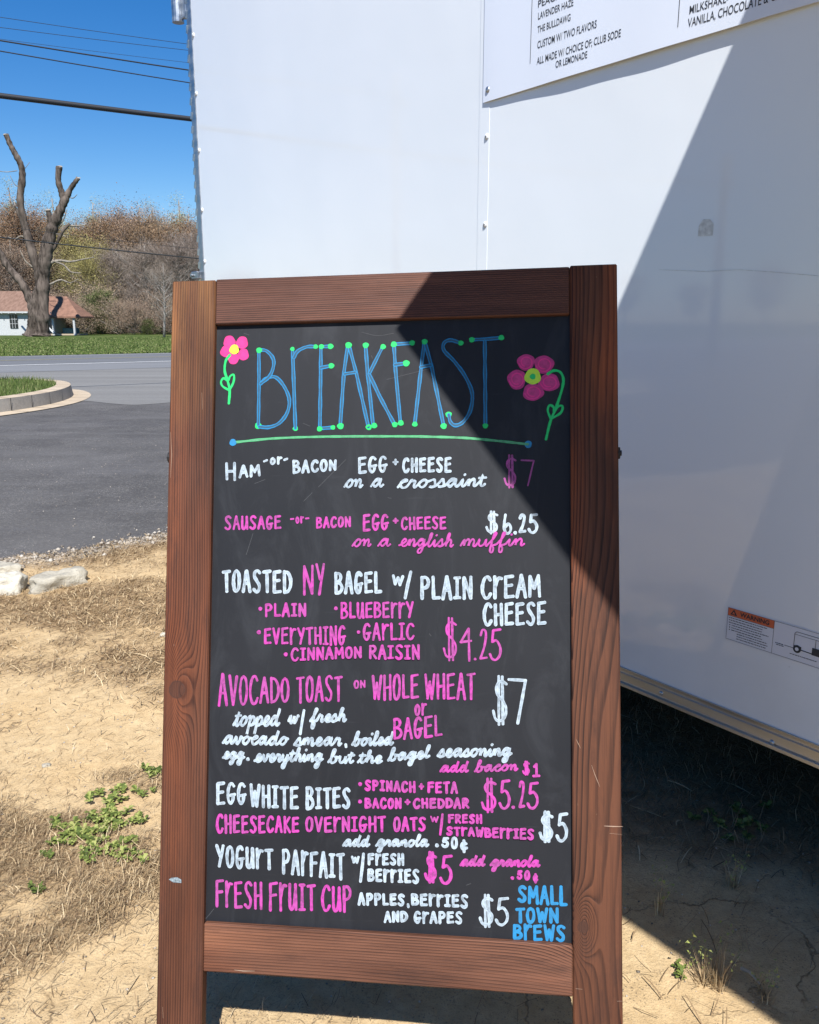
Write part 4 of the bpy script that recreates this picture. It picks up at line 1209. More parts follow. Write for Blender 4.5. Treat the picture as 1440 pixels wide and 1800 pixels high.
# --- the menu: white lines
def item(fn, mats, label=None):
    k = Ink(); k.mats = mats; k.col = {'white': 'white', 'pink': 'magenta', 'pinkthin': 'thin purple', 'cyan': 'blue'}[next(q for q in M if M[q] == mats).split('_')[1]]
    fn(k)
    if k.b.v: k.done(mats, name='painted_dots')
def l1(k):
    word(k, 'H', 394.5, 811, 844, 416.5, 811, 846, 5.2); word(k, 'AM', 419, 817, 842, 459, 815, 837, 5.0)
    k.stroke([(464.5, 811), (469.5, 809)], 4); word(k, 'or', 474, 803, 818, 497, 802, 816, 4.2, gap=.3); k.stroke([(500, 808.5), (505, 806.5)], 4)
    word(k, 'BACON', 513.5, 808, 834, 593, 807, 828, 5.0); word(k, 'EGG', 628.5, 802, 834, 682, 800.5, 831, 5.0)
    word(k, '+', 690, 807, 818, 701, 806, 818, 4.2); word(k, 'CHEESE', 706.5, 804, 832, 795, 803, 831.5, 5.2)
    script(k, 'on', 603.5, 858.5, 641, 857.5, 15, 4.6); script(k, 'a', 650, 857.5, 678, 857, 15, 4.6)
    script(k, 'crossaint', 697, 859, 857, 855.5, 14.5, 4.8)
item(l1, M['ink_white'], 'white line reading HAM or BACON EGG + CHEESE on a crossaint')
def l2(k):
    money(k, 885, 908.5, 800, 858, 3.6); word(k, '7', 915.5, 806, 856, 940.5, 806, 856, 2.8)
item(l2, M['ink_pinkthin'], 'thin purple price $7')
def l3(k):
    word(k, 'SAUSAGE', 394, 906, 932, 495.5, 906, 931, 4.0); k.stroke([(511.5, 912.5), (516, 912)], 3.2); word(k, 'or', 519, 907, 921, 535, 907, 920, 3.4, gap=.3)
    k.stroke([(538, 911.5), (542.5, 911)], 3.2); word(k, 'BACON', 555, 908, 929.5, 618, 907, 927, 3.8); word(k, 'EGG', 637, 903.5, 935, 684.5, 903, 932, 4.4)
    word(k, '+', 690.5, 910, 921, 701, 910, 921, 3.8); word(k, 'CHEESE', 704.5, 908, 932, 785.5, 907, 931, 4.0)
    script(k, 'on', 618, 962, 655.5, 961, 13.5, 3.8); script(k, 'a', 663, 961.5, 690, 961, 13.5, 3.8)
    script(k, 'english', 700, 961, 800, 962, 13.5, 3.8); script(k, 'muffin', 808, 961.5, 925.5, 960, 13.5, 3.8)
item(l3, M['ink_pink'], 'magenta line reading SAUSAGE or BACON EGG + CHEESE on a english muffin')
def l4(k):
    money(k, 853, 876.5, 897, 940, 4.4); word(k, '6', 883, 903, 940, 901.5, 903, 939.5, 5); k.dot((905.8, 936.5), 3)
    word(k, '2', 911, 902.5, 939, 925.5, 902.5, 938.5, 5); word(k, '5', 927, 902, 938, 947, 902, 938, 5)
item(l4, M['ink_white'], 'white price $6.25')
def l5(k):
    word(k, 'TOASTED', 389.5, 1001, 1042, 514.5, 1001, 1044, 6.0, gap=.12); word(k, 'BAGEL', 587, 1004, 1045, 672.5, 1005, 1043.5, 5.8, gap=.15)
    word(k, 'w', 688.5, 1008, 1030, 711, 1011, 1031, 5.2); k.stroke([(722.4, 1005.5), (717, 1028), (712.5, 1051)], 5.4, smooth=False)
    word(k, 'PLAIN', 737.5, 1012.5, 1054, 832, 1011, 1055, 5.8, gap=.15); word(k, 'CrEAM', 844.5, 1010.5, 1054, 952, 1009, 1051.5, 5.8, gap=.12)
    word(k, 'CHEESE', 848, 1059, 1101, 961.5, 1057, 1100, 5.8, gap=.18)
item(l5, M['ink_white'], 'white line reading TOASTED BAGEL w/ PLAIN CREAM CHEESE')
def l6(k):
    word(k, 'N', 531.5, 992, 1047, 553, 992, 1046, 4.6); word(k, 'Y', 554, 991, 1048, 572, 991, 1049, 4.6)
    k.dot((457.8, 1070), 3.3); word(k, 'PLAIN', 464.5, 1060, 1085.5, 539.5, 1059, 1085, 4.4)
    k.dot((590.7, 1069.3), 3.1); word(k, 'BLUEBErrY', 598, 1058, 1088, 728, 1057, 1087, 4.2, gap=.16)
    k.dot((455.5, 1111.3), 3.6); word(k, 'EVErYTHING', 463.5, 1104, 1133, 609, 1099, 1135, 4.4, gap=.14)
    k.dot((630.8, 1111), 2.8); word(k, 'GArLIC', 637.5, 1095, 1126.5, 729.5, 1094, 1126, 4.2, gap=.2)
    k.dot((503, 1150), 3.4); word(k, 'CINNAMON', 511, 1138, 1163, 637.5, 1135, 1157, 4.4, gap=.16); word(k, 'RAISIN', 648, 1133, 1159, 739.5, 1132, 1160, 4.4, gap=.18)
item(l6, M['ink_pink'], 'magenta lines reading NY, PLAIN, BLUEBERRY, EVERYTHING, GARLIC, CINNAMON RAISIN')
def l7(k):
    money(k, 778, 804, 1084, 1161.5, 3.8); word(k, '4', 808, 1102, 1162, 830.5, 1102, 1162, 4); k.dot((835.4, 1158.5), 2.2)
    word(k, '2', 842, 1104.5, 1161, 857.8, 1104.5, 1161, 4); word(k, '5', 859, 1104.5, 1161, 883, 1104.5, 1161, 4)
item(l7, M['ink_pink'], 'magenta price $4.25')
def l8(k):
    word(k, 'AVOCADO', 382.5, 1184, 1243, 510, 1190, 1235, 4.6, gap=.1); word(k, 'TOAST', 520, 1188, 1237, 603, 1187, 1233, 4.4, gap=.16)
    word(k, 'ON', 621.5, 1195, 1211.5, 643.5, 1195, 1209, 3.2); word(k, 'WHOLE', 653, 1185.5, 1232, 737.5, 1183, 1228.5, 4.4, gap=.15)
    word(k, 'WHEAT', 745.5, 1184, 1230, 836.5, 1182, 1230, 4.4, gap=.15); word(k, 'or', 728, 1236, 1258.5, 751, 1234, 1257.5, 4.2, gap=.2)
    word(k, 'BAGEL', 690.5, 1262, 1301, 778.5, 1256.5, 1295.5, 4.6, gap=.15)
    script(k, 'add', 772, 1357.5, 826.5, 1357.5, 11.5, 4.2); script(k, 'bacon', 832.5, 1357.5, 913, 1354.5, 11.5, 4.2)
    money(k, 917.5, 932, 1337, 1363, 3.4); word(k, '1', 936, 1341, 1366, 950, 1341, 1366, 4.4)
item(l8, M['ink_pink'], 'magenta lines reading AVOCADO TOAST ON WHOLE WHEAT or BAGEL, add bacon $1')
def l9(k):
    money(k, 864.5, 893, 1186, 1278.5, 4.8); word(k, '7', 892.5, 1190.5, 1276, 927.5, 1190.5, 1276, 5.2)
item(l9, M['ink_white'], 'white price $7')
def l10(k):
    script(k, 'topped', 408, 1277.5, 494.5, 1276.5, 17.5, 5.0); script(k, 'w', 504.5, 1273, 527, 1272, 15, 5.0); k.stroke([(534.5, 1249), (531, 1270), (528, 1290)], 5, smooth=False)
    script(k, 'fresh', 543, 1270.5, 612, 1269, 14, 5.0)
    script(k, 'avocado', 389.5, 1308.5, 509, 1311, 15, 5.2); script(k, 'smear', 514.5, 1312, 604, 1311.5, 14.5, 5.0); k.stroke([(608, 1309), (608.5, 1312.5)], 5)
    script(k, 'boiled', 617, 1312, 694.5, 1310, 14, 5.2)
    script(k, 'egg', 389.5, 1334.5, 433, 1335, 12.5, 5.0); k.dot((436, 1334.5), 3.1); script(k, 'everything', 445, 1340, 571, 1339, 14, 5.0)
    script(k, 'but', 575, 1342, 625, 1342, 13.5, 5.0); script(k, 'the', 627, 1342, 675.5, 1342, 13, 5.0)
    script(k, 'bagel', 680, 1339, 758.5, 1332.5, 13, 5.2); script(k, 'seasoning', 767, 1331.5, 903, 1329, 14, 5.2)
item(l10, M['ink_white'], 'white handwriting reading topped w/ fresh avocado smear, boiled egg, everything but the bagel seasoning')
def l11(k):
    word(k, 'EGG', 379, 1374, 1415.5, 434, 1375, 1414.5, 5.6, gap=.12); word(k, 'WHITE', 438, 1377, 1419.5, 526.5, 1382, 1424, 5.8, gap=.13); word(k, 'BITES', 536.5, 1381, 1423.5, 617.5, 1383, 1422, 5.8, gap=.14)
item(l11, M['ink_white'], 'white line reading EGG WHITE BITES')
def l12(k):
    k.dot((633.2, 1378.3), 3.2); word(k, 'SPINACH', 640, 1370, 1390, 731.5, 1373, 1394, 4.6, gap=.16); word(k, '+', 736, 1376.5, 1388, 746, 1376.5, 1388, 4); word(k, 'FETA', 750.5, 1373, 1394.5, 805.5, 1373.5, 1396, 4.6, gap=.18)
    k.dot((633.2, 1408.7), 3.2); word(k, 'BACON', 640.5, 1401.5, 1422, 707, 1402, 1422, 4.6, gap=.16); word(k, '+', 711.5, 1404, 1415, 722, 1404, 1415, 4); word(k, 'CHEDDAR', 725.5, 1402, 1421.5, 825.5, 1401.5, 1421.5, 4.6, gap=.14)
    word(k, 'CHEESECAKE', 379.5, 1430, 1466, 527.5, 1434.5, 1464, 4.8, gap=.13); word(k, 'OVErNIGHT', 536.5, 1435, 1463, 679.5, 1432.5, 1462.5, 4.6, gap=.13); word(k, 'OATS', 691, 1435, 1462, 750, 1434, 1460.5, 4.8, gap=.14)
    word(k, 'w', 756.5, 1432.5, 1445, 772, 1434, 1446, 2.8); k.stroke([(778.3, 1431), (776.3, 1449), (774.3, 1466)], 4.2, smooth=False)
    word(k, 'FRESH', 787, 1429.5, 1446.5, 848.5, 1430, 1448, 4.2, gap=.18); word(k, 'STrAWBErrIES', 784, 1451, 1468, 939.5, 1455, 1476.5, 4.4, gap=.14)
item(l12, M['ink_pink'], 'magenta lines reading SPINACH + FETA, BACON + CHEDDAR, CHEESECAKE OVERNIGHT OATS w/ FRESH STRAWBERRIES')
def l13(k):
    money(k, 845, 873.5, 1367, 1428.5, 4.2); word(k, '5', 876, 1370.5, 1422, 898.5, 1370.5, 1422, 4.4); k.dot((902.4, 1419), 2.8); word(k, '2', 911, 1373, 1422, 923.5, 1373, 1422, 4.2); word(k, '5', 925.5, 1372, 1423, 948, 1372, 1423, 4.2)
item(l13, M['ink_pink'], 'magenta price $5.25')
def l14(k):
    money(k, 946.5, 973.5, 1424, 1482, 5.8); word(k, '5', 976.5, 1428, 1479.5, 999.8, 1428, 1479.5, 5.4)
    script(k, 'add', 601, 1488.5, 652.5, 1488.5, 12, 4.8); script(k, 'granola', 659, 1488.5, 756.5, 1488.5, 12, 4.8); k.dot((768.3, 1486), 3.2)
    word(k, '5', 775.5, 1470.5, 1490.5, 790, 1471, 1491, 4.8); word(k, '0', 792, 1470.5, 1492.5, 805.5, 1471, 1493.5, 4.8); word(k, '¢', 807.5, 1475, 1499, 824, 1475, 1499, 4.8)
item(l14, M['ink_white'], 'white price $5 and white note reading add granola .50¢')
def l15(k):
    word(k, 'YOGUrT', 378, 1483, 1525, 481.5, 1491.5, 1530.5, 5.6, gap=.13); word(k, 'PArFAIT', 494.5, 1492, 1536.5, 607, 1499, 1547.5, 5.6, gap=.13)
    word(k, 'w', 617, 1503, 1518, 633, 1504.5, 1518.5, 4.4); k.stroke([(639.3, 1501), (637, 1525), (634, 1549)], 5, smooth=False)
    word(k, 'FrESH', 645.5, 1500, 1521.5, 711.5, 1498.5, 1521.5, 5, gap=.17); word(k, 'BErrIES', 645.5, 1526.5, 1549.5, 738, 1526.5, 1553.5, 5, gap=.17)
item(l15, M['ink_white'], 'white line reading YOGURT PARFAIT w/ FRESH BERRIES')
def l16(k):
    money(k, 745, 769, 1497, 1553.5, 5.2); word(k, '5', 772, 1501, 1555, 796.8, 1501, 1555, 5.2)
    script(k, 'add', 807.5, 1523, 855, 1523, 11.5, 4.6); script(k, 'granola', 860.5, 1523, 952, 1524.5, 11.5, 4.6); k.dot((901, 1543.3), 2.8)
    word(k, '5', 908, 1529, 1546.5, 919, 1529, 1546.5, 4.4); word(k, '0', 921, 1529, 1547.5, 932.5, 1529, 1547.5, 4.4); word(k, '¢', 936, 1534.5, 1552.5, 947, 1534.5, 1552.5, 4.4)
item(l16, M['ink_pink'], 'magenta price $5 and note reading add granola .50¢')
def l17(k):
    word(k, 'FrESH', 377.5, 1545.5, 1595.5, 462.5, 1550, 1599.5, 5.0, gap=.16); word(k, 'FrUIT', 471.5, 1550.5, 1601.5, 556, 1553.5, 1603, 5.2, gap=.16); word(k, 'CUP', 564, 1554, 1603, 619.5, 1557, 1604, 5.0, gap=.14)
item(l17, M['ink_pink'], 'magenta line reading FRESH FRUIT CUP')
def l18(k):
    word(k, 'APPLES', 628.5, 1568.5, 1592, 712.5, 1571, 1593, 5, gap=.16); k.stroke([(717.5, 1590), (718, 1594)], 4.6); word(k, 'BErrIES', 722, 1570, 1592, 824, 1571.5, 1597, 5, gap=.16)
    word(k, 'AND', 674.5, 1601.5, 1622.5, 717.5, 1600, 1620.5, 4.8, gap=.16); word(k, 'GrAPES', 727, 1600.5, 1624, 814, 1601.5, 1624, 4.8, gap=.16)
    money(k, 841.5, 868, 1569, 1631, 4.6); word(k, '5', 869.5, 1576.5, 1628, 896, 1576.5, 1628, 5)
item(l18, M['ink_white'], 'white line reading APPLES, BERRIES AND GRAPES $5')
def l19(k):
    word(k, 'SMALL', 909, 1556, 1587, 998.5, 1556.5, 1594.5, 5.4, gap=.12); word(k, 'TOWN', 905.5, 1594, 1623, 983.5, 1594.5, 1623, 5.4, gap=.13); word(k, 'BrEWS', 901, 1623, 1652, 995, 1625.5, 1656, 5.4, gap=.13)
item(l19, M['ink_cyan'], 'blue lettering reading SMALL TOWN BREWS in the lower right corner')
# hairline scratches left by wiping
k = Ink()
for pts in ([(608, 808), (594, 822), (560, 856)], [(549, 866), (534, 881)], [(448, 850), (466, 843)], [(445, 938), (433, 975)], [(636, 584), (664, 590), (692, 586)], [(680, 667), (716, 658), (756, 648)],
            [(429, 586), (438, 589)], [(533, 744), (545, 749)], [(362, 1615), (376, 1598)], [(820, 1556), (828, 1553)], [(682, 875), (688, 876)], [(755, 1114), (758, 1118)], [(653, 625), (655, 630)]):
    k.stroke(pts, .8, smooth=True)
k.b.build('scratches', M['scratch'], panel_o, kind='stuff')

# ------------------------------------------------------------------ ROCKS AND WEEDS
def rock(loc, sx, sy, sz, rz, mat, seed, label):
    me = bpy.data.meshes.new('rock'); import bmesh
    bm = bmesh.new(); bmesh.ops.create_icosphere(bm, subdivisions=4, radius=1)
    for v in bm.verts:
        p = v.co.copy()
        q = Vector((max(-.78, min(.78, p.x)), max(-.78, min(.78, p.y)), max(-.7, min(.7, p.z))))
        n_ = mnoise.noise(p*1.3+Vector((seed, 0, 0)))*.28+mnoise.noise(p*3.5+Vector((seed, 3, 0)))*.13+mnoise.noise(p*9+Vector((seed, 3, 9)))*.045
        v.co = q*(1+n_)
        v.co.x *= sx; v.co.y *= sy; v.co.z *= sz
    bm.to_mesh(me); bm.free()
    me.polygons.foreach_set('use_smooth', [True]*len(me.polygons)); me.materials.append(mat)
    o = bpy.data.objects.new('rock', me); C.objects.link(o); o.location = loc; o.rotation_euler = (0, 0, rz)
    return tag(o, label=label, cat='rock')
p = gnd(8, 1046); rock((p.x-.02, p.y+.04, .02), .10, .08, .085, .1, M['rock_pale'], 1.0, 'smooth white rounded rock at the left edge of the picture')
p = gnd(92, 1035); rock((p.x+.01, p.y+.05, .0), .165, .08, .085, .85, M['rock_grey'], 5.0, 'long flat grey rock lying slanted on the dirt')
p = gnd(8, 1012); rock((p.x-.04, p.y+.05, .0), .11, .07, .06, .3, M['rock_grey'], 9.0, 'grey rock half hidden behind the white rock')
p = gnd(289, 1118); rock((p.x, p.y, .004), .018, .012, .010, .1, M['rock_pale'], 4.0, 'small pale stone in the dry grass beside the board')
p = gnd(82, 1347); rock((p.x, p.y, .003), .014, .008, .006, .2, M['rock_grey'], 6.0, 'small flat grey pebble on the bare dirt')

def weed(px, py, R, n, h, seed, label, tones=(0, 1), name='weed_clump'):
    r = np.random.default_rng(seed); c = gnd(px, py)
    # leaves grouped on several low rosettes
    V = []; F = []; T_ = []
    nr = max(3, int(n//14*1.15)); R = R*1.12
    for j in range(nr):
        a = r.random()*6.28; d = R*r.random()**.6*(1 if r.random() < .85 else 1.5); cx, cy = math.cos(a)*d*1.1, math.sin(a)*d*.8
        for i in range(14):
            th = r.random()*6.28; L_ = h*.78*(.45+.9*r.random()); w = L_*(.20+.12*r.random()); t = tones[0]+(tones[1]-tones[0])*r.random()
            rise = .25+.75*r.random(); base = len(V)
            dx, dy = math.cos(th), math.sin(th); sx_, sy_ = -dy, dx
            prof_ = ((0, .15, 0), (.35, .9, .5), (.7, 1, .75), (1.0, .25, .55)); z0 = r.random()*.008
            for (q, ww, zz) in prof_:
                for sg in (-1, 1):
                    V.append((cx+dx*L_*q+sx_*sg*w*ww, cy+dy*L_*q+sy_*sg*w*ww, z0+zz*rise*L_+.004+abs(sg)*w*.15*r.random())); T_.append(t)
            for s in range(3): F.append((base+2*s, base+2*s+1, base+2*s+3, base+2*s+2))
    o = fast_mesh(name, V, F, M['weed'], attr=dict(tone=T_)); tag(o, label=label, cat='weed', group='green weeds in the dirt')
    o.location = (c.x, c.y, ground_height(c.x, c.y)); return o
weed(205, 1405, .055, 260, .016, 1, 'bright green weed clump nearest the left leg of the board, just above the darker clump')
weed(160, 1450, .075, 420, .017, 2, 'largest green weed clump in the dirt left of the board')
weed(135, 1475, .05, 240, .015, 3, 'green weed patch touching the lower left side of the largest clump')
weed(222, 1440, .045, 180, .015, 7, 'small green weed sprig between the largest clump and the board')
weed(195, 1500, .06, 320, .017, 4, 'lowest full green weed clump left of the board')
weed(265, 1362, .035, 110, .016, 5, 'tiny green weed peeking from behind the left stile of the board')
weed(82, 1505, .012, 60, .012, 6, 'sparse green sprig among the straw left of the lowest clump', tones=(0, .4))
weed(60, 1570, .014, 60, .012, 8, 'thin dull green sprouts in the thatch at the lower left', tones=(0, .3))
weed(1265, 1445, .09, 180, .022, 9, 'green weeds growing in the dark shade under the trailer')
weed(1195, 1715, .022, 60, .012, 12, 'low green leaves at the foot of the dry stalks right of the board', tones=(0, .5))

def dry_plant(px, py, H_, n, seed, label, spread=.5):
    r = random.Random(seed); c = gnd(px, py); rt = empty('dry_weed', (c.x, c.y, ground_height(c.x, c.y)), label=label, cat='weed')
    V = []; F = []; T_ = []; V2 = []; F2 = []; T2 = []
    def blade(p0, d, L_, w, tone, droop, VV, FF, TT, S=5):
        side = Vector((-d.y, d.x, 0)); side = side.normalized() if side.length > 1e-4 else Vector((1, 0, 0))
        base = len(VV); p_ = Vector(p0); dd = d.normalized()
        for s in range(S):
            ww = w*(1-.75*s/(S-1))
            VV.append(tuple(p_-side*ww)); VV.append(tuple(p_+side*ww)); TT += [tone, tone]
            p_ = p_+dd*(L_/(S-1)); dd = (dd+Vector((0, 0, -droop))).normalized()
        for s in range(S-1): FF.append((base+2*s, base+2*s+1, base+2*s+3, base+2*s+2))
        return p_
    for i in range(n):
        a = r.random()*6.28; s = spread*r.random()
        blade((math.cos(a)*.02*r.random(), math.sin(a)*.02*r.random(), 0), Vector((math.cos(a)*s, math.sin(a)*s, 1)), H_*(.3+.5*r.random()), .0011, r.uniform(.2, 1), r.uniform(.0, .25), V, F, T_)
    for i in range(9):
        a = r.random()*6.28; s = .5*r.random()
        tip = blade((0, 0, 0), Vector((math.cos(a)*s, math.sin(a)*s, 1)), H_*(.7+.5*r.random()), .0008, r.uniform(.3, .8), r.uniform(0, .1), V, F, T_, 7)
        for q in range(7):
            b_ = len(V2); o_ = tip+Vector((r.gauss(0, .006), r.gauss(0, .006), r.gauss(-.006, .01)))
            for _ in range(3): V2.append(tuple(o_+Vector((r.gauss(0, .0022), r.gauss(0, .0022), r.gauss(0, .0022))))); T2.append(r.random())
            F2.append((b_, b_+1, b_+2))
    fast_mesh('stalks', V, F, M['straw'], attr=dict(tone=T_), parent=rt)
    fast_mesh('seed_heads', V2, F2, M['weed'], attr=dict(tone=[.6+.4*t for t in T2]), parent=rt)
dry_plant(1262, 1730, .085, 70, 3, 'dry branching weed with seed heads at the edge of the shadow right of the board')
dry_plant(1235, 1725, .06, 60, 4, 'short dry tuft leaning left beside the taller seeding weed', .9)
dry_plant(1160, 1600, .07, 14, 5, 'single thin dry stalk just inside the shade right of the board', .3)
dry_plant(1345, 1750, .045, 26, 6, 'small straw tuft crossing the shadow edge at the lower right', .9)
dry_plant(1290, 1560, .06, 40, 7, 'dry tuft in deep shade under the trailer', .9)
# twig lying across the shadow edge
p0, p1 = gnd(1302, 1712), gnd(1335, 1738)
b = MB(); b.tube([(p0.x, p0.y, .012), ((p0.x+p1.x)/2, (p0.y+p1.y)/2+.004, .016), (p1.x, p1.y, .010)], [.0035, .003, .0015], 6)
b.build('twig', simple('grey_twig', (.34, .30, .24), .9), label='short grey twig lying on the shadow edge right of the board', cat='twig')

# ------------------------------------------------------------------ BACKGROUND: wires, house, trees
def wire(pa, pb, Ya, rad, ends=(-22, 26), sag=.0016, label='', group='power lines over the road'):
    a = at(*pa, Ya)
    # the wire runs parallel to the road: find its second point on that line
    r = ray(*pb); q = (r.x/r.y)
    t = (q*a.y - a.x)/(RD.x - q*RD.y); Yb = a.y+RD.y*t; c = at(*pb, Yb)
    pts = []
    for i in range(25):
        s = ends[0]+(ends[1]-ends[0])*i/24
        z = a.z+(c.z-a.z)*s/t + sag*s*(s-t)
        pts.append((a.x+RD.x*s, a.y+RD.y*s, z))
    b = MB(); b.smooth = True; b.tube(pts, rad, 6)
    o = b.build('power_line', M['wire'], label=label, cat='power line', group=group)
    return pts[0], pts[-1]
tops = []
tops.append(wire((0, 168), (335, 209), 13, .040, label='thickest black cable bundle crossing the sky'))
e1 = wire((0, 71), (331, 123), 24, .019, label='dark wire highest of the two strong thin ones above the thick cable'); tops.append(e1)
wire((0, 89.5), (331, 145), 24, .015, label='lower of the two strong thin wires above the thick cable')
wire((0, 30), (328, 77), 25, .007, label='faintest topmost hairline wire in the sky')
wire((0, 48), (328, 88), 25, .007, label='second hairline wire from the top of the sky')
e2 = wire((0, 417), (346, 454), 52, .040, ends=(-30, 60), sag=.0009, label='low wire passing in front of the trees'); tops.append(e2)
wire((0, 397), (60, 405), 58, .014, ends=(-24, 60), label='very faint wire just above the low one, crossing the pruned tree')
wire((150, 88), (331, 110), 26, .005, label='barely visible hairline wire under the second one')
def pole(p, label):
    rt = empty('utility_pole', (p[0], p[1], 0), label=label, cat='utility pole')
    b = MB(); b.smooth = True; b.tube([(0, .25, 0), (0, .25, p[2]+.8)], [.16, .11], 12); b.build('pole_shaft', M['pole'], rt)
    b = MB(); b.box(-.9, .9, .08, .18, p[2]-.12, p[2]-.01, .01); b.build('crossarm', M['pole'], rt)
pole(tops[0][0], 'utility pole carrying the thick cable at its left end'); pole(tops[0][1], 'utility pole carrying the thick cable behind the trailer')
pole(tops[1][0], 'utility pole by the road carrying the thin wires, left end'); pole(tops[1][1], 'utility pole by the road carrying the thin wires, right end')

# --- house beyond the lawn
HY = 76.0
def hx(px): return at(px, 560, HY).x
def hz(py, Y=HY): return at(40, py, Y).z
Hs = empty('house', (hx(20), HY, 0), label='low white house with brown roof and open porch behind the pruned tree', cat='house')
Hs_inv = Vector((hx(20), HY, 0))
def hl(x, y, z): return (x-Hs_inv.x, y-Hs_inv.y, z)
xw0, xw1, xp1 = hx(-260), hx(56), hx(134)
ze, zr_, ze2, zr2 = hz(547), hz(509), hz(556), hz(520)
b = MB(); b.box(xw0-Hs_inv.x, xw1-Hs_inv.x, 0, 7.5, 0, ze+.05); b.build('wall', M['house_white'], Hs)
def gable(x0, x1, ze_, zr__, y0, y1, mat, hip, name):
    b = MB(); ym = (y0+y1)/2; o = .35
    A_ = [(x0, y0-o, ze_), (x1+o, y0-o, ze_), (x1+o, y1+o, ze_), (x0, y1+o, ze_), (x0, ym, zr__), (x1-hip, ym, zr__)]
    b.v = A_+[(x, y, z-.14) for x, y, z in A_]
    for f in ((0, 1, 5, 4), (2, 3, 4, 5), (1, 2, 5), (3, 0, 4), (6, 10, 11, 7), (0, 6, 7, 1), (1, 7, 8, 2), (2, 8, 9, 3)): b.face(f)
    return b.build(name, mat, Hs)
gable(xw0-Hs_inv.x-.4, hx(60)-Hs_inv.x, ze, zr_, 0, 7.5, M['roof'], .3, 'roof')
gable(hx(58)-Hs_inv.x, hx(134)-Hs_inv.x, ze2, zr2, .2, 3.0, M['roof_red'], 1.3, 'porch_roof')
b = MB(); b.box(xw0-Hs_inv.x-.3, hx(62)-Hs_inv.x, -.38, -.34, ze-.16, ze-.02)
for i in range(30): b.box(xw0-Hs_inv.x+i*.6, xw0-Hs_inv.x+i*.6+.07, -.45, -.38, ze-.2, ze-.06)
b.build('fascia', M['house_white'], Hs)
for (p0_, p1_) in ((17, 31), (-40, -18)):
    x0, x1 = hx(p0_)-Hs_inv.x, hx(p1_)-Hs_inv.x
    b = MB(); b.box(x0, x1, -.05, -.01, hz(577), hz(553)); w = b.build('window', M['dark_glass'], Hs)
    b = MB()
    for i in range(1, 3): b.box(x0+(x1-x0)*i/3-.015, x0+(x1-x0)*i/3+.015, -.07, -.05, hz(577), hz(553))
    for i in range(1, 3): z_ = hz(577)+(hz(553)-hz(577))*i/3; b.box(x0, x1, -.075, -.052, z_-.015, z_+.015)
    b.build('muntins', M['house_white'], w)
for px in (92, 129):
    b = MB(); b.box(hx(px)-Hs_inv.x-.08, hx(px)-Hs_inv.x+.08, 0, .16, 0, ze2-.1); b.build('porch_post', M['house_white'], Hs)
b = MB(); b.box(xw1-Hs_inv.x, hx(130)-Hs_inv.x, .1, 3, 0, .12); b.build('porch_floor', M['concrete'], Hs)
b = MB(); b.box(hx(100)-Hs_inv.x, hx(126)-Hs_inv.x, 1, 1.6, .12, .62, .03); b.build('porch_bench', simple('teal_bench', (.03, .10, .12), .6), Hs)
for (pa, pb, lab) in (((38, 573), (53, 588), 'white board leaning on the house wall left of the pruned tree'), ((84, 575), (97, 586), 'white board propped against the pruned trunk on the right')):
    A_, B_ = at(*pa, 75), at(*pb, 75); b = MB(); b.tube([(A_.x, A_.y, A_.z), (B_.x, B_.y-.2, max(.05, B_.z))], .10, 4); b.build('leaning_board', M['house_white'], label=lab, cat='board')

# --- pruned tree: heavy limbs sawn short
PY = 70.0; tr0 = random.Random(2)
def limb(b, pts, seg=10):
    P3 = []; rad = []
    raw = [(x, y, r) for (x, y, r) in pts]
    sm = cat([(x, y, r) for x, y, r in raw], 7) if len(raw) > 2 else [np.array(q, float) for q in raw]
    for i, (x, y, r) in enumerate(sm):
        q = at(x, y, PY); r3 = r*PY/FPX*.96
        P3.append((q.x, q.y+.05*math.sin(i*.3), q.z)); rad.append(r3*(1+.05*math.sin(i*1.3)+tr0.uniform(-.11, .11)))
    b.tube(P3, rad, seg)
    return P3[-1], rad[-1]
PT = empty('pruned_tree', label='big bare tree with its limbs sawn off short, in front of the house', cat='tree')
b = MB(); b.smooth = True
limb(b, [(74, 594, 17), (74, 585, 13), (75, 565, 11.5), (75, 530, 11), (76, 490, 11), (80, 455, 11), (85, 425, 10)], 14)
limb(b, [(55, 594, 15), (58, 580, 11), (60, 560, 10), (62, 530, 9.5), (68, 505, 7)], 10)
b.build('trunk', M['bark'], PT)
cuts = []
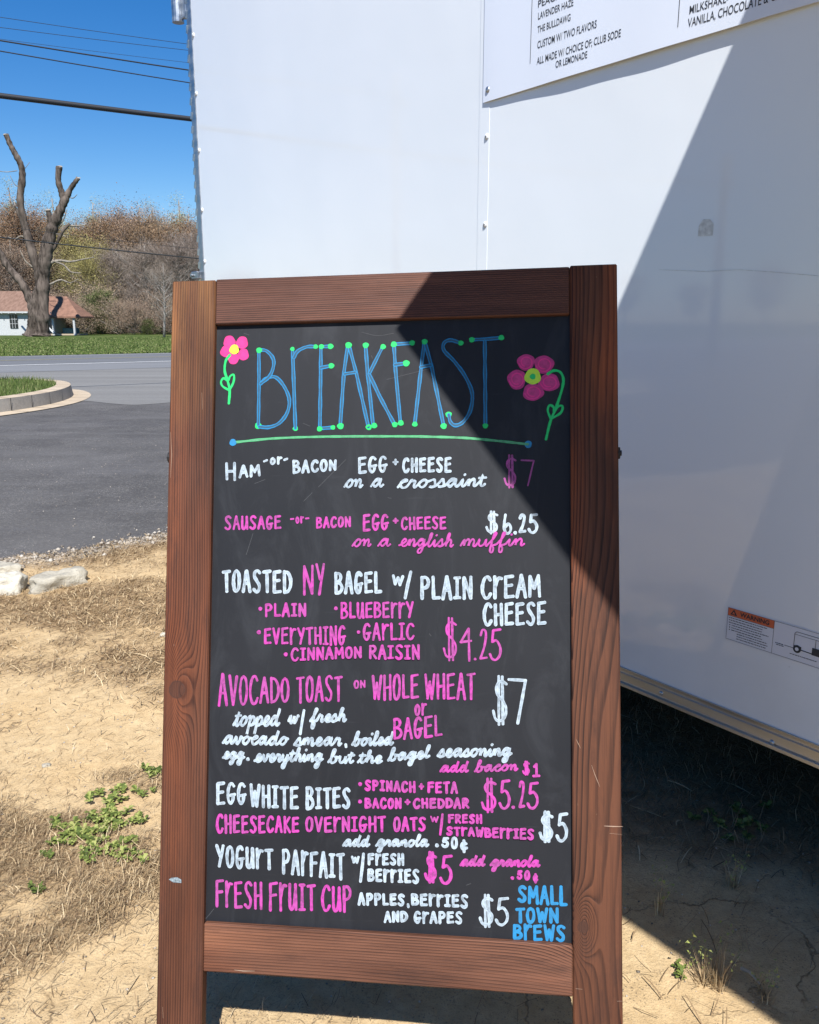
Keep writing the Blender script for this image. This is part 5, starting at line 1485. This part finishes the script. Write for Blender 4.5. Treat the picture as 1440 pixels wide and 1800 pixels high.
for pts in ([(84, 428, 11), (92, 400, 9.5), (104, 375, 8), (114, 352, 6.5), (123, 333, 4.6), (138, 313, 3.6)],
            [(112, 358, 6), (108, 338, 5.4), (103, 318, 5), (104, 293, 5)],
            [(93, 405, 6.5), (88, 388, 4.6), (85, 369, 4.2)],
            [(70, 520, 7), (66, 480, 7), (56, 440, 7), (48, 412, 6.6), (41, 388, 6.5), (36, 352, 6), (39, 315, 5.6), (37, 292, 5.2), (28, 272, 4.8), (17, 252, 4.4), (10, 236, 4.4)],
            [(45, 405, 4), (34, 380, 2.6), (26, 362, 1.8)],
            [(60, 545, 9), (50, 520, 7.5), (36, 494, 6.5), (20, 476, 6.2), (6, 456, 5.8), (-12, 425, 5)],
            [(84, 450, 4), (98, 430, 3), (110, 408, 2.6), (123, 393, 2.4)], [(121, 396, 2), (135, 397, 1.3), (152, 395, .8)], [(98, 411, 1.6), (108, 412, 1.2), (118, 418, .7)],
            [(86, 462, 3), (105, 458, 2.2), (125, 460, 1.8), (145, 456, 1.2), (165, 452, .8)], [(92, 458, 2), (112, 466, 1.8), (125, 478, 1.4), (142, 480, .8)],
            [(78, 470, 3), (62, 452, 1.8), (52, 446, 1.6)], [(30, 300, .7), (10, 302, .6), (-5, 300, .5)], [(41, 300, .5), (52, 285, .4)], [(50, 425, 2), (38, 415, 1.4), (26, 420, .9), (14, 416, .6)], [(100, 400, 1.6), (112, 384, 1), (118, 368, .6)], [(88, 500, 2), (106, 492, 1.4), (124, 497, .9), (138, 490, .6)], [(58, 470, 1.6), (44, 458, 1), (36, 440, .6)], [(118, 345, 1.2), (128, 348, .8), (136, 342, .5)], [(34, 330, 1), (24, 322, .6), (18, 308, .4)]):
    b = MB(); b.smooth = True; e_, r_ = limb(b, pts); o = b.build('limb', M['bark'] if pts[0][2] > 3.5 else M['bark_woods'], PT)
    if pts[-1][2] > 3.3 and pts[-1][1] > 100 and pts[-1][0] > 0:
        d = MB(); d.smooth = True; d.dome(e_, (0, -.3, 1), r_*1.08, r_*.35, 10, 3); d.build('cut_end', M['cut'], o)

# --- woods
def tree_meshes(name, seed, H_, R_, mat, leafn, leaf, nb=70, base=.30, bark_m=None, twigs=0, topw=.75):
    """returns trunk mesh and crown mesh of one tree kind"""
    r = np.random.default_rng(seed)
    b = MB(); b.smooth = True
    lean = r.normal(0, .03, 2); n_ = 7
    tp = [(lean[0]*z*H_+math.sin(z*5+seed)*.12, lean[1]*z*H_, z*H_*.86) for z in np.linspace(0, 1, n_)]
    b.tube(tp, [max(.035, H_*.019*(1-.85*q)) for q in np.linspace(0, 1, n_)], 7)
    ends = []
    for i in range(nb):
        f = base+(1-base)*(i+.5)/nb; z0 = f*.85
        k_ = z0*(n_-1); j = int(min(n_-2, k_)); p0 = Vector(tp[j]).lerp(Vector(tp[j+1]), k_-j)
        a = i*2.4+r.normal(0, .3)
        prof_ = math.sin(math.pi*min(1, (f-base)/(1-base)*.85+.12))**topw
        L_ = R_*prof_*(.45+.6*r.random()); rise = .25+.9*f*r.random()+.2
        d = Vector((math.cos(a), math.sin(a), rise)).normalized()
        p1 = p0+d*L_*.55+Vector(r.normal(0, .15, 3)); p2 = p0+d*L_+Vector((0, 0, .12*L_))+Vector(r.normal(0, .25, 3))
        b.tube([p0, p1, p2], [.05+.03*L_*.3, .035, .012], 4, cap=False)
        ends += [(p1.lerp(p2, .3), .8), (p2, 1.0)]
        for q in range(3):
            d2 = (d+Vector(r.normal(0, .55, 3))).normalized(); p3 = p1.lerp(p2, r.random())+d2*L_*.35
            b.tube([p1.lerp(p2, .4*r.random()), p3], [.022, .008], 3, cap=False); ends.append((p3, .9))
    ends += [(Vector(tp[-1])+Vector(r.normal(0, .35, 3)), 1.0) for q in range(6)]
    tr = b.mesh(name+'_trunk'); tr.materials.append(bark_m or M['bark_woods'])
    E = np.array([tuple(e[0]) for e in ends]); n = int(leafn*(1.0 if twigs else 2.6)); leaf = leaf*.44 if not twigs else leaf
    idx = r.integers(0, len(E), n); c = E[idx]+r.normal(0, R_*.13, (n, 3))*np.array([1, 1, .8])
    s = leaf*(.5+r.random((n, 1, 1)))
    if twigs:      # long thin slivers
        d = r.normal(0, 1, (n, 3)); d[:, 2] = abs(d[:, 2])+.2; d /= np.linalg.norm(d, axis=1)[:, None]
        sd_ = np.cross(d, r.normal(0, 1, (n, 3))); sd_ /= np.linalg.norm(sd_, axis=1)[:, None]
        V = np.stack([c-sd_*twigs, c+sd_*twigs, c+d*s[:, 0]*3], 1)
    else:
        V = c[:, None, :]+r.normal(0, 1, (n, 3, 3))*s
    clump = mn = np.repeat(r.random(len(E))[idx], 3)
    tone = np.clip(.55*clump+.45*np.repeat(r.random(n), 3), 0, 1)
    cr = fast_mesh('_crown', V.reshape(-1, 3), np.arange(n*3).reshape(n, 3), mat, attr=dict(tone=tone))
    return tr, cr
kinds = {
 'lone': (tree_meshes('i', 15, 12, 4.2, M['lf_grey'], 2200, .36, nb=40, twigs=.010, bark_m=M['bark_pale'], base=.22), 'slender bare tree', 12),
 'orange': (tree_meshes('a', 1, 15, 4.6, M['lf_orange'], 15000, .085, nb=80), 'broad tree with rust-brown budding crown in the woods', 15),
 'orange2': (tree_meshes('b', 2, 15, 4.0, M['lf_orange'], 12000, .08, nb=70), 'narrower rust-brown budding tree in the woods', 15),
 'brown': (tree_meshes('c', 3, 15, 4.4, M['lf_brown'], 13000, .08, nb=80), 'dull brown leafless tree in the woods', 15),
 'olive': (tree_meshes('d', 4, 13, 4.0, M['lf_olive'], 13000, .085, nb=70), 'yellow-olive tree coming into leaf in the woods', 13),
 'grey': (tree_meshes('e', 5, 14, 4.6, M['lf_grey'], 9000, .32, nb=90, twigs=.014, bark_m=M['bark_pale']), 'grey bare tree with fine twigs in the woods', 14),
 'pale': (tree_meshes('f', 6, 16, 2.6, M['lf_pale'], 9000, .065, nb=60, bark_m=M['bark_pale']), 'slim pale green tree rising above the woods', 16),
 'green': (tree_meshes('g', 7, 7, 2.8, M['lf_green'], 11000, .10, nb=60, base=.05), 'dark evergreen shrub at the foot of the woods', 7),
 'scrub': (tree_meshes('h', 8, 5, 2.8, M['lf_brown'], 7000, .07, nb=50, base=.03), 'low brown brush at the foot of the woods', 5),
}
tr_rand = random.Random(21)
def plant_tree(kind, x, Y, H_, label=None, wide=1.0):
    (tm, cm), lab, h0 = kinds[kind]; s = H_/h0
    nm = 'shrub' if kind in ('green', 'scrub') else 'tree'
    rt = empty(nm, (x, Y, -.03), tr_rand.random()*6.28, label=label or lab, cat=nm, group='%ss of the woods beyond the lawn, %s kind' % (nm, {'orange': 'broad rust-brown', 'orange2': 'narrow rust-brown', 'lone': 'lone bare'}.get(kind, kind)))
    rt.scale = (s*wide, s*wide, s)
    for m_, n2 in ((tm, 'trunk'), (cm, 'crown')):
        o = bpy.data.objects.new(n2, m_); C.objects.link(o); o.parent = rt
def px2x(px, Y): return at(px, 560, Y).x
def top_h(py, Y): return at(150, py, Y).z
FRONT = [('orange', -30, 88, 326), ('orange', 42, 90, 314), ('orange2', 80, 94, 333), ('pale', 52, 100, 288), ('pale', 118, 98, 306), ('pale', 165, 99, 318), ('olive', 160, 86, 420), ('olive', 128, 90, 372),
         ('orange2', 190, 95, 333), ('brown', 232, 96, 324), ('orange', 218, 100, 326), ('orange2', 262, 95, 340), ('brown', 300, 97, 336), ('pale', 322, 101, 310), ('orange', 335, 96, 340), ('pale', 290, 103, 326), ('grey', 258, 84, 405), ('grey', 212, 88, 412), ('grey', 320, 84, 400), ('olive', 185, 90, 400), ('orange2', 150, 97, 348),
         ('brown', 100, 88, 400), ('brown', 20, 86, 395), ('brown', 180, 88, 440), ('brown', 285, 88, 420), ('grey', 345, 88, 380), ('brown', 345, 92, 400), ('brown', 5, 92, 348), ('brown', 60, 93, 346)]
nm = 0
POS = ['at the far left', 'behind the left house roof', 'behind the pruned tree', 'just left of the pruned tree top', 'right of the pruned tree', 'in the middle gap', 'low in the middle', 'beside the small pruned branch']
for i, (kd, px, Y, py) in enumerate(FRONT):
    lab_ = {'orange': 'broad rust-brown budding tree', 'orange2': 'narrow rust-brown budding tree', 'brown': 'dull brown leafless tree', 'olive': 'yellow-olive tree coming into leaf', 'grey': 'grey bare tree with fine twigs', 'pale': 'slim pale green tree'}[kd]
    pl_ = next(t for lim, t in ((0, 'just outside the left edge'), (15, 'at the left edge, behind the house'), (35, 'behind the curved left limb of the pruned tree'), (55, 'between the two high limbs of the pruned tree'), (90, 'right behind the pruned trunk'),
        (112, 'behind the short right limb of the pruned tree'), (140, 'just right of the sawn right limb'), (170, 'above the porch roof end'), (195, 'a little left of the middle of the woods'), (215, 'in the middle of the woods'), (240, 'a little right of the middle of the woods'),
        (270, 'left of the lone lawn tree'), (295, 'directly behind the lone lawn tree'), (328, 'right of the lone lawn tree'), (400, 'against the trailer corner')) if px <= lim)
    plant_tree(kd, px2x(px, Y), Y, top_h(py, Y), label='%s %s' % (lab_, pl_), wide=1.0 if kd not in ('brown', 'orange') else 1.05)
for i, (kd, px, Y, h) in enumerate([('green', 158, 82, 3.4), ('green', 178, 83, 4.6), ('scrub', 146, 81, 3.2), ('green', 100, 84, 3.4), ('scrub', 205, 81, 3.4), ('scrub', 235, 80, 3.0), ('scrub', 270, 82, 4.2), ('green', 258, 80, 1.6), ('scrub', 318, 81, 3.6), ('scrub', 300, 80, 2.6),
                                    ('scrub', 60, 86, 4), ('scrub', 20, 86, 4), ('scrub', 125, 84, 4.2), ('scrub', 345, 80, 3), ('green', 330, 84, 3), ('scrub', 180, 84, 5)]):
    plant_tree(kd, px2x(px, Y), Y, h, label='%s %s' % ({'green': 'green leafy shrub', 'scrub': 'brown leafless brush'}[kd], 'below the woods, '+{150: 'beside the porch', 158: 'just right of the porch roof end', 178: 'a little right of the porch', 146: 'touching the porch roof end',
        100: 'seen through the porch', 205: 'a third of the way from porch to board', 235: 'midway between porch and lone tree', 270: 'just left of the lone lawn tree', 258: 'lowest green one near the lone tree', 318: 'right of the lone lawn tree', 300: 'right behind the lone lawn tree',
        60: 'hidden behind the pruned trunk', 20: 'behind the house wall', 125: 'behind the porch roof', 345: 'against the trailer corner', 330: 'beside the trailer corner', 180: 'tallest brush right of the porch'}[px]))
# deeper rows close the woods; more of the same line on both sides
for i in range(46):
    Y = 104+tr_rand.random()*24; x = -66+i*1.5+tr_rand.random()*2
    plant_tree(tr_rand.choice(['brown', 'orange2', 'brown', 'grey', 'orange']), x, Y, 11.5+tr_rand.random()*3.6)
for i in range(26):
    Y = 86+tr_rand.random()*5; x = -58+i*1.7
    plant_tree(tr_rand.choice(['scrub', 'scrub', 'scrub', 'green']), x, Y+6, 2.5+tr_rand.random()*2.2)
for i in range(22):      # woods carry on round to the left of the lot
    a = math.radians(118+i*4.2); D_ = 170+tr_rand.random()*30
    plant_tree(tr_rand.choice(['brown', 'orange', 'grey', 'olive', 'orange2']), math.cos(a)*D_, math.sin(a)*D_*.9 if False else math.sin(a)*D_, 11+tr_rand.random()*4, wide=1.2) if math.cos(a)*D_ < -90 else None
plant_tree('lone', px2x(287, 66), 66, top_h(440, 66), label='slender grey bare tree standing alone on the lawn in front of the woods', wide=.85)
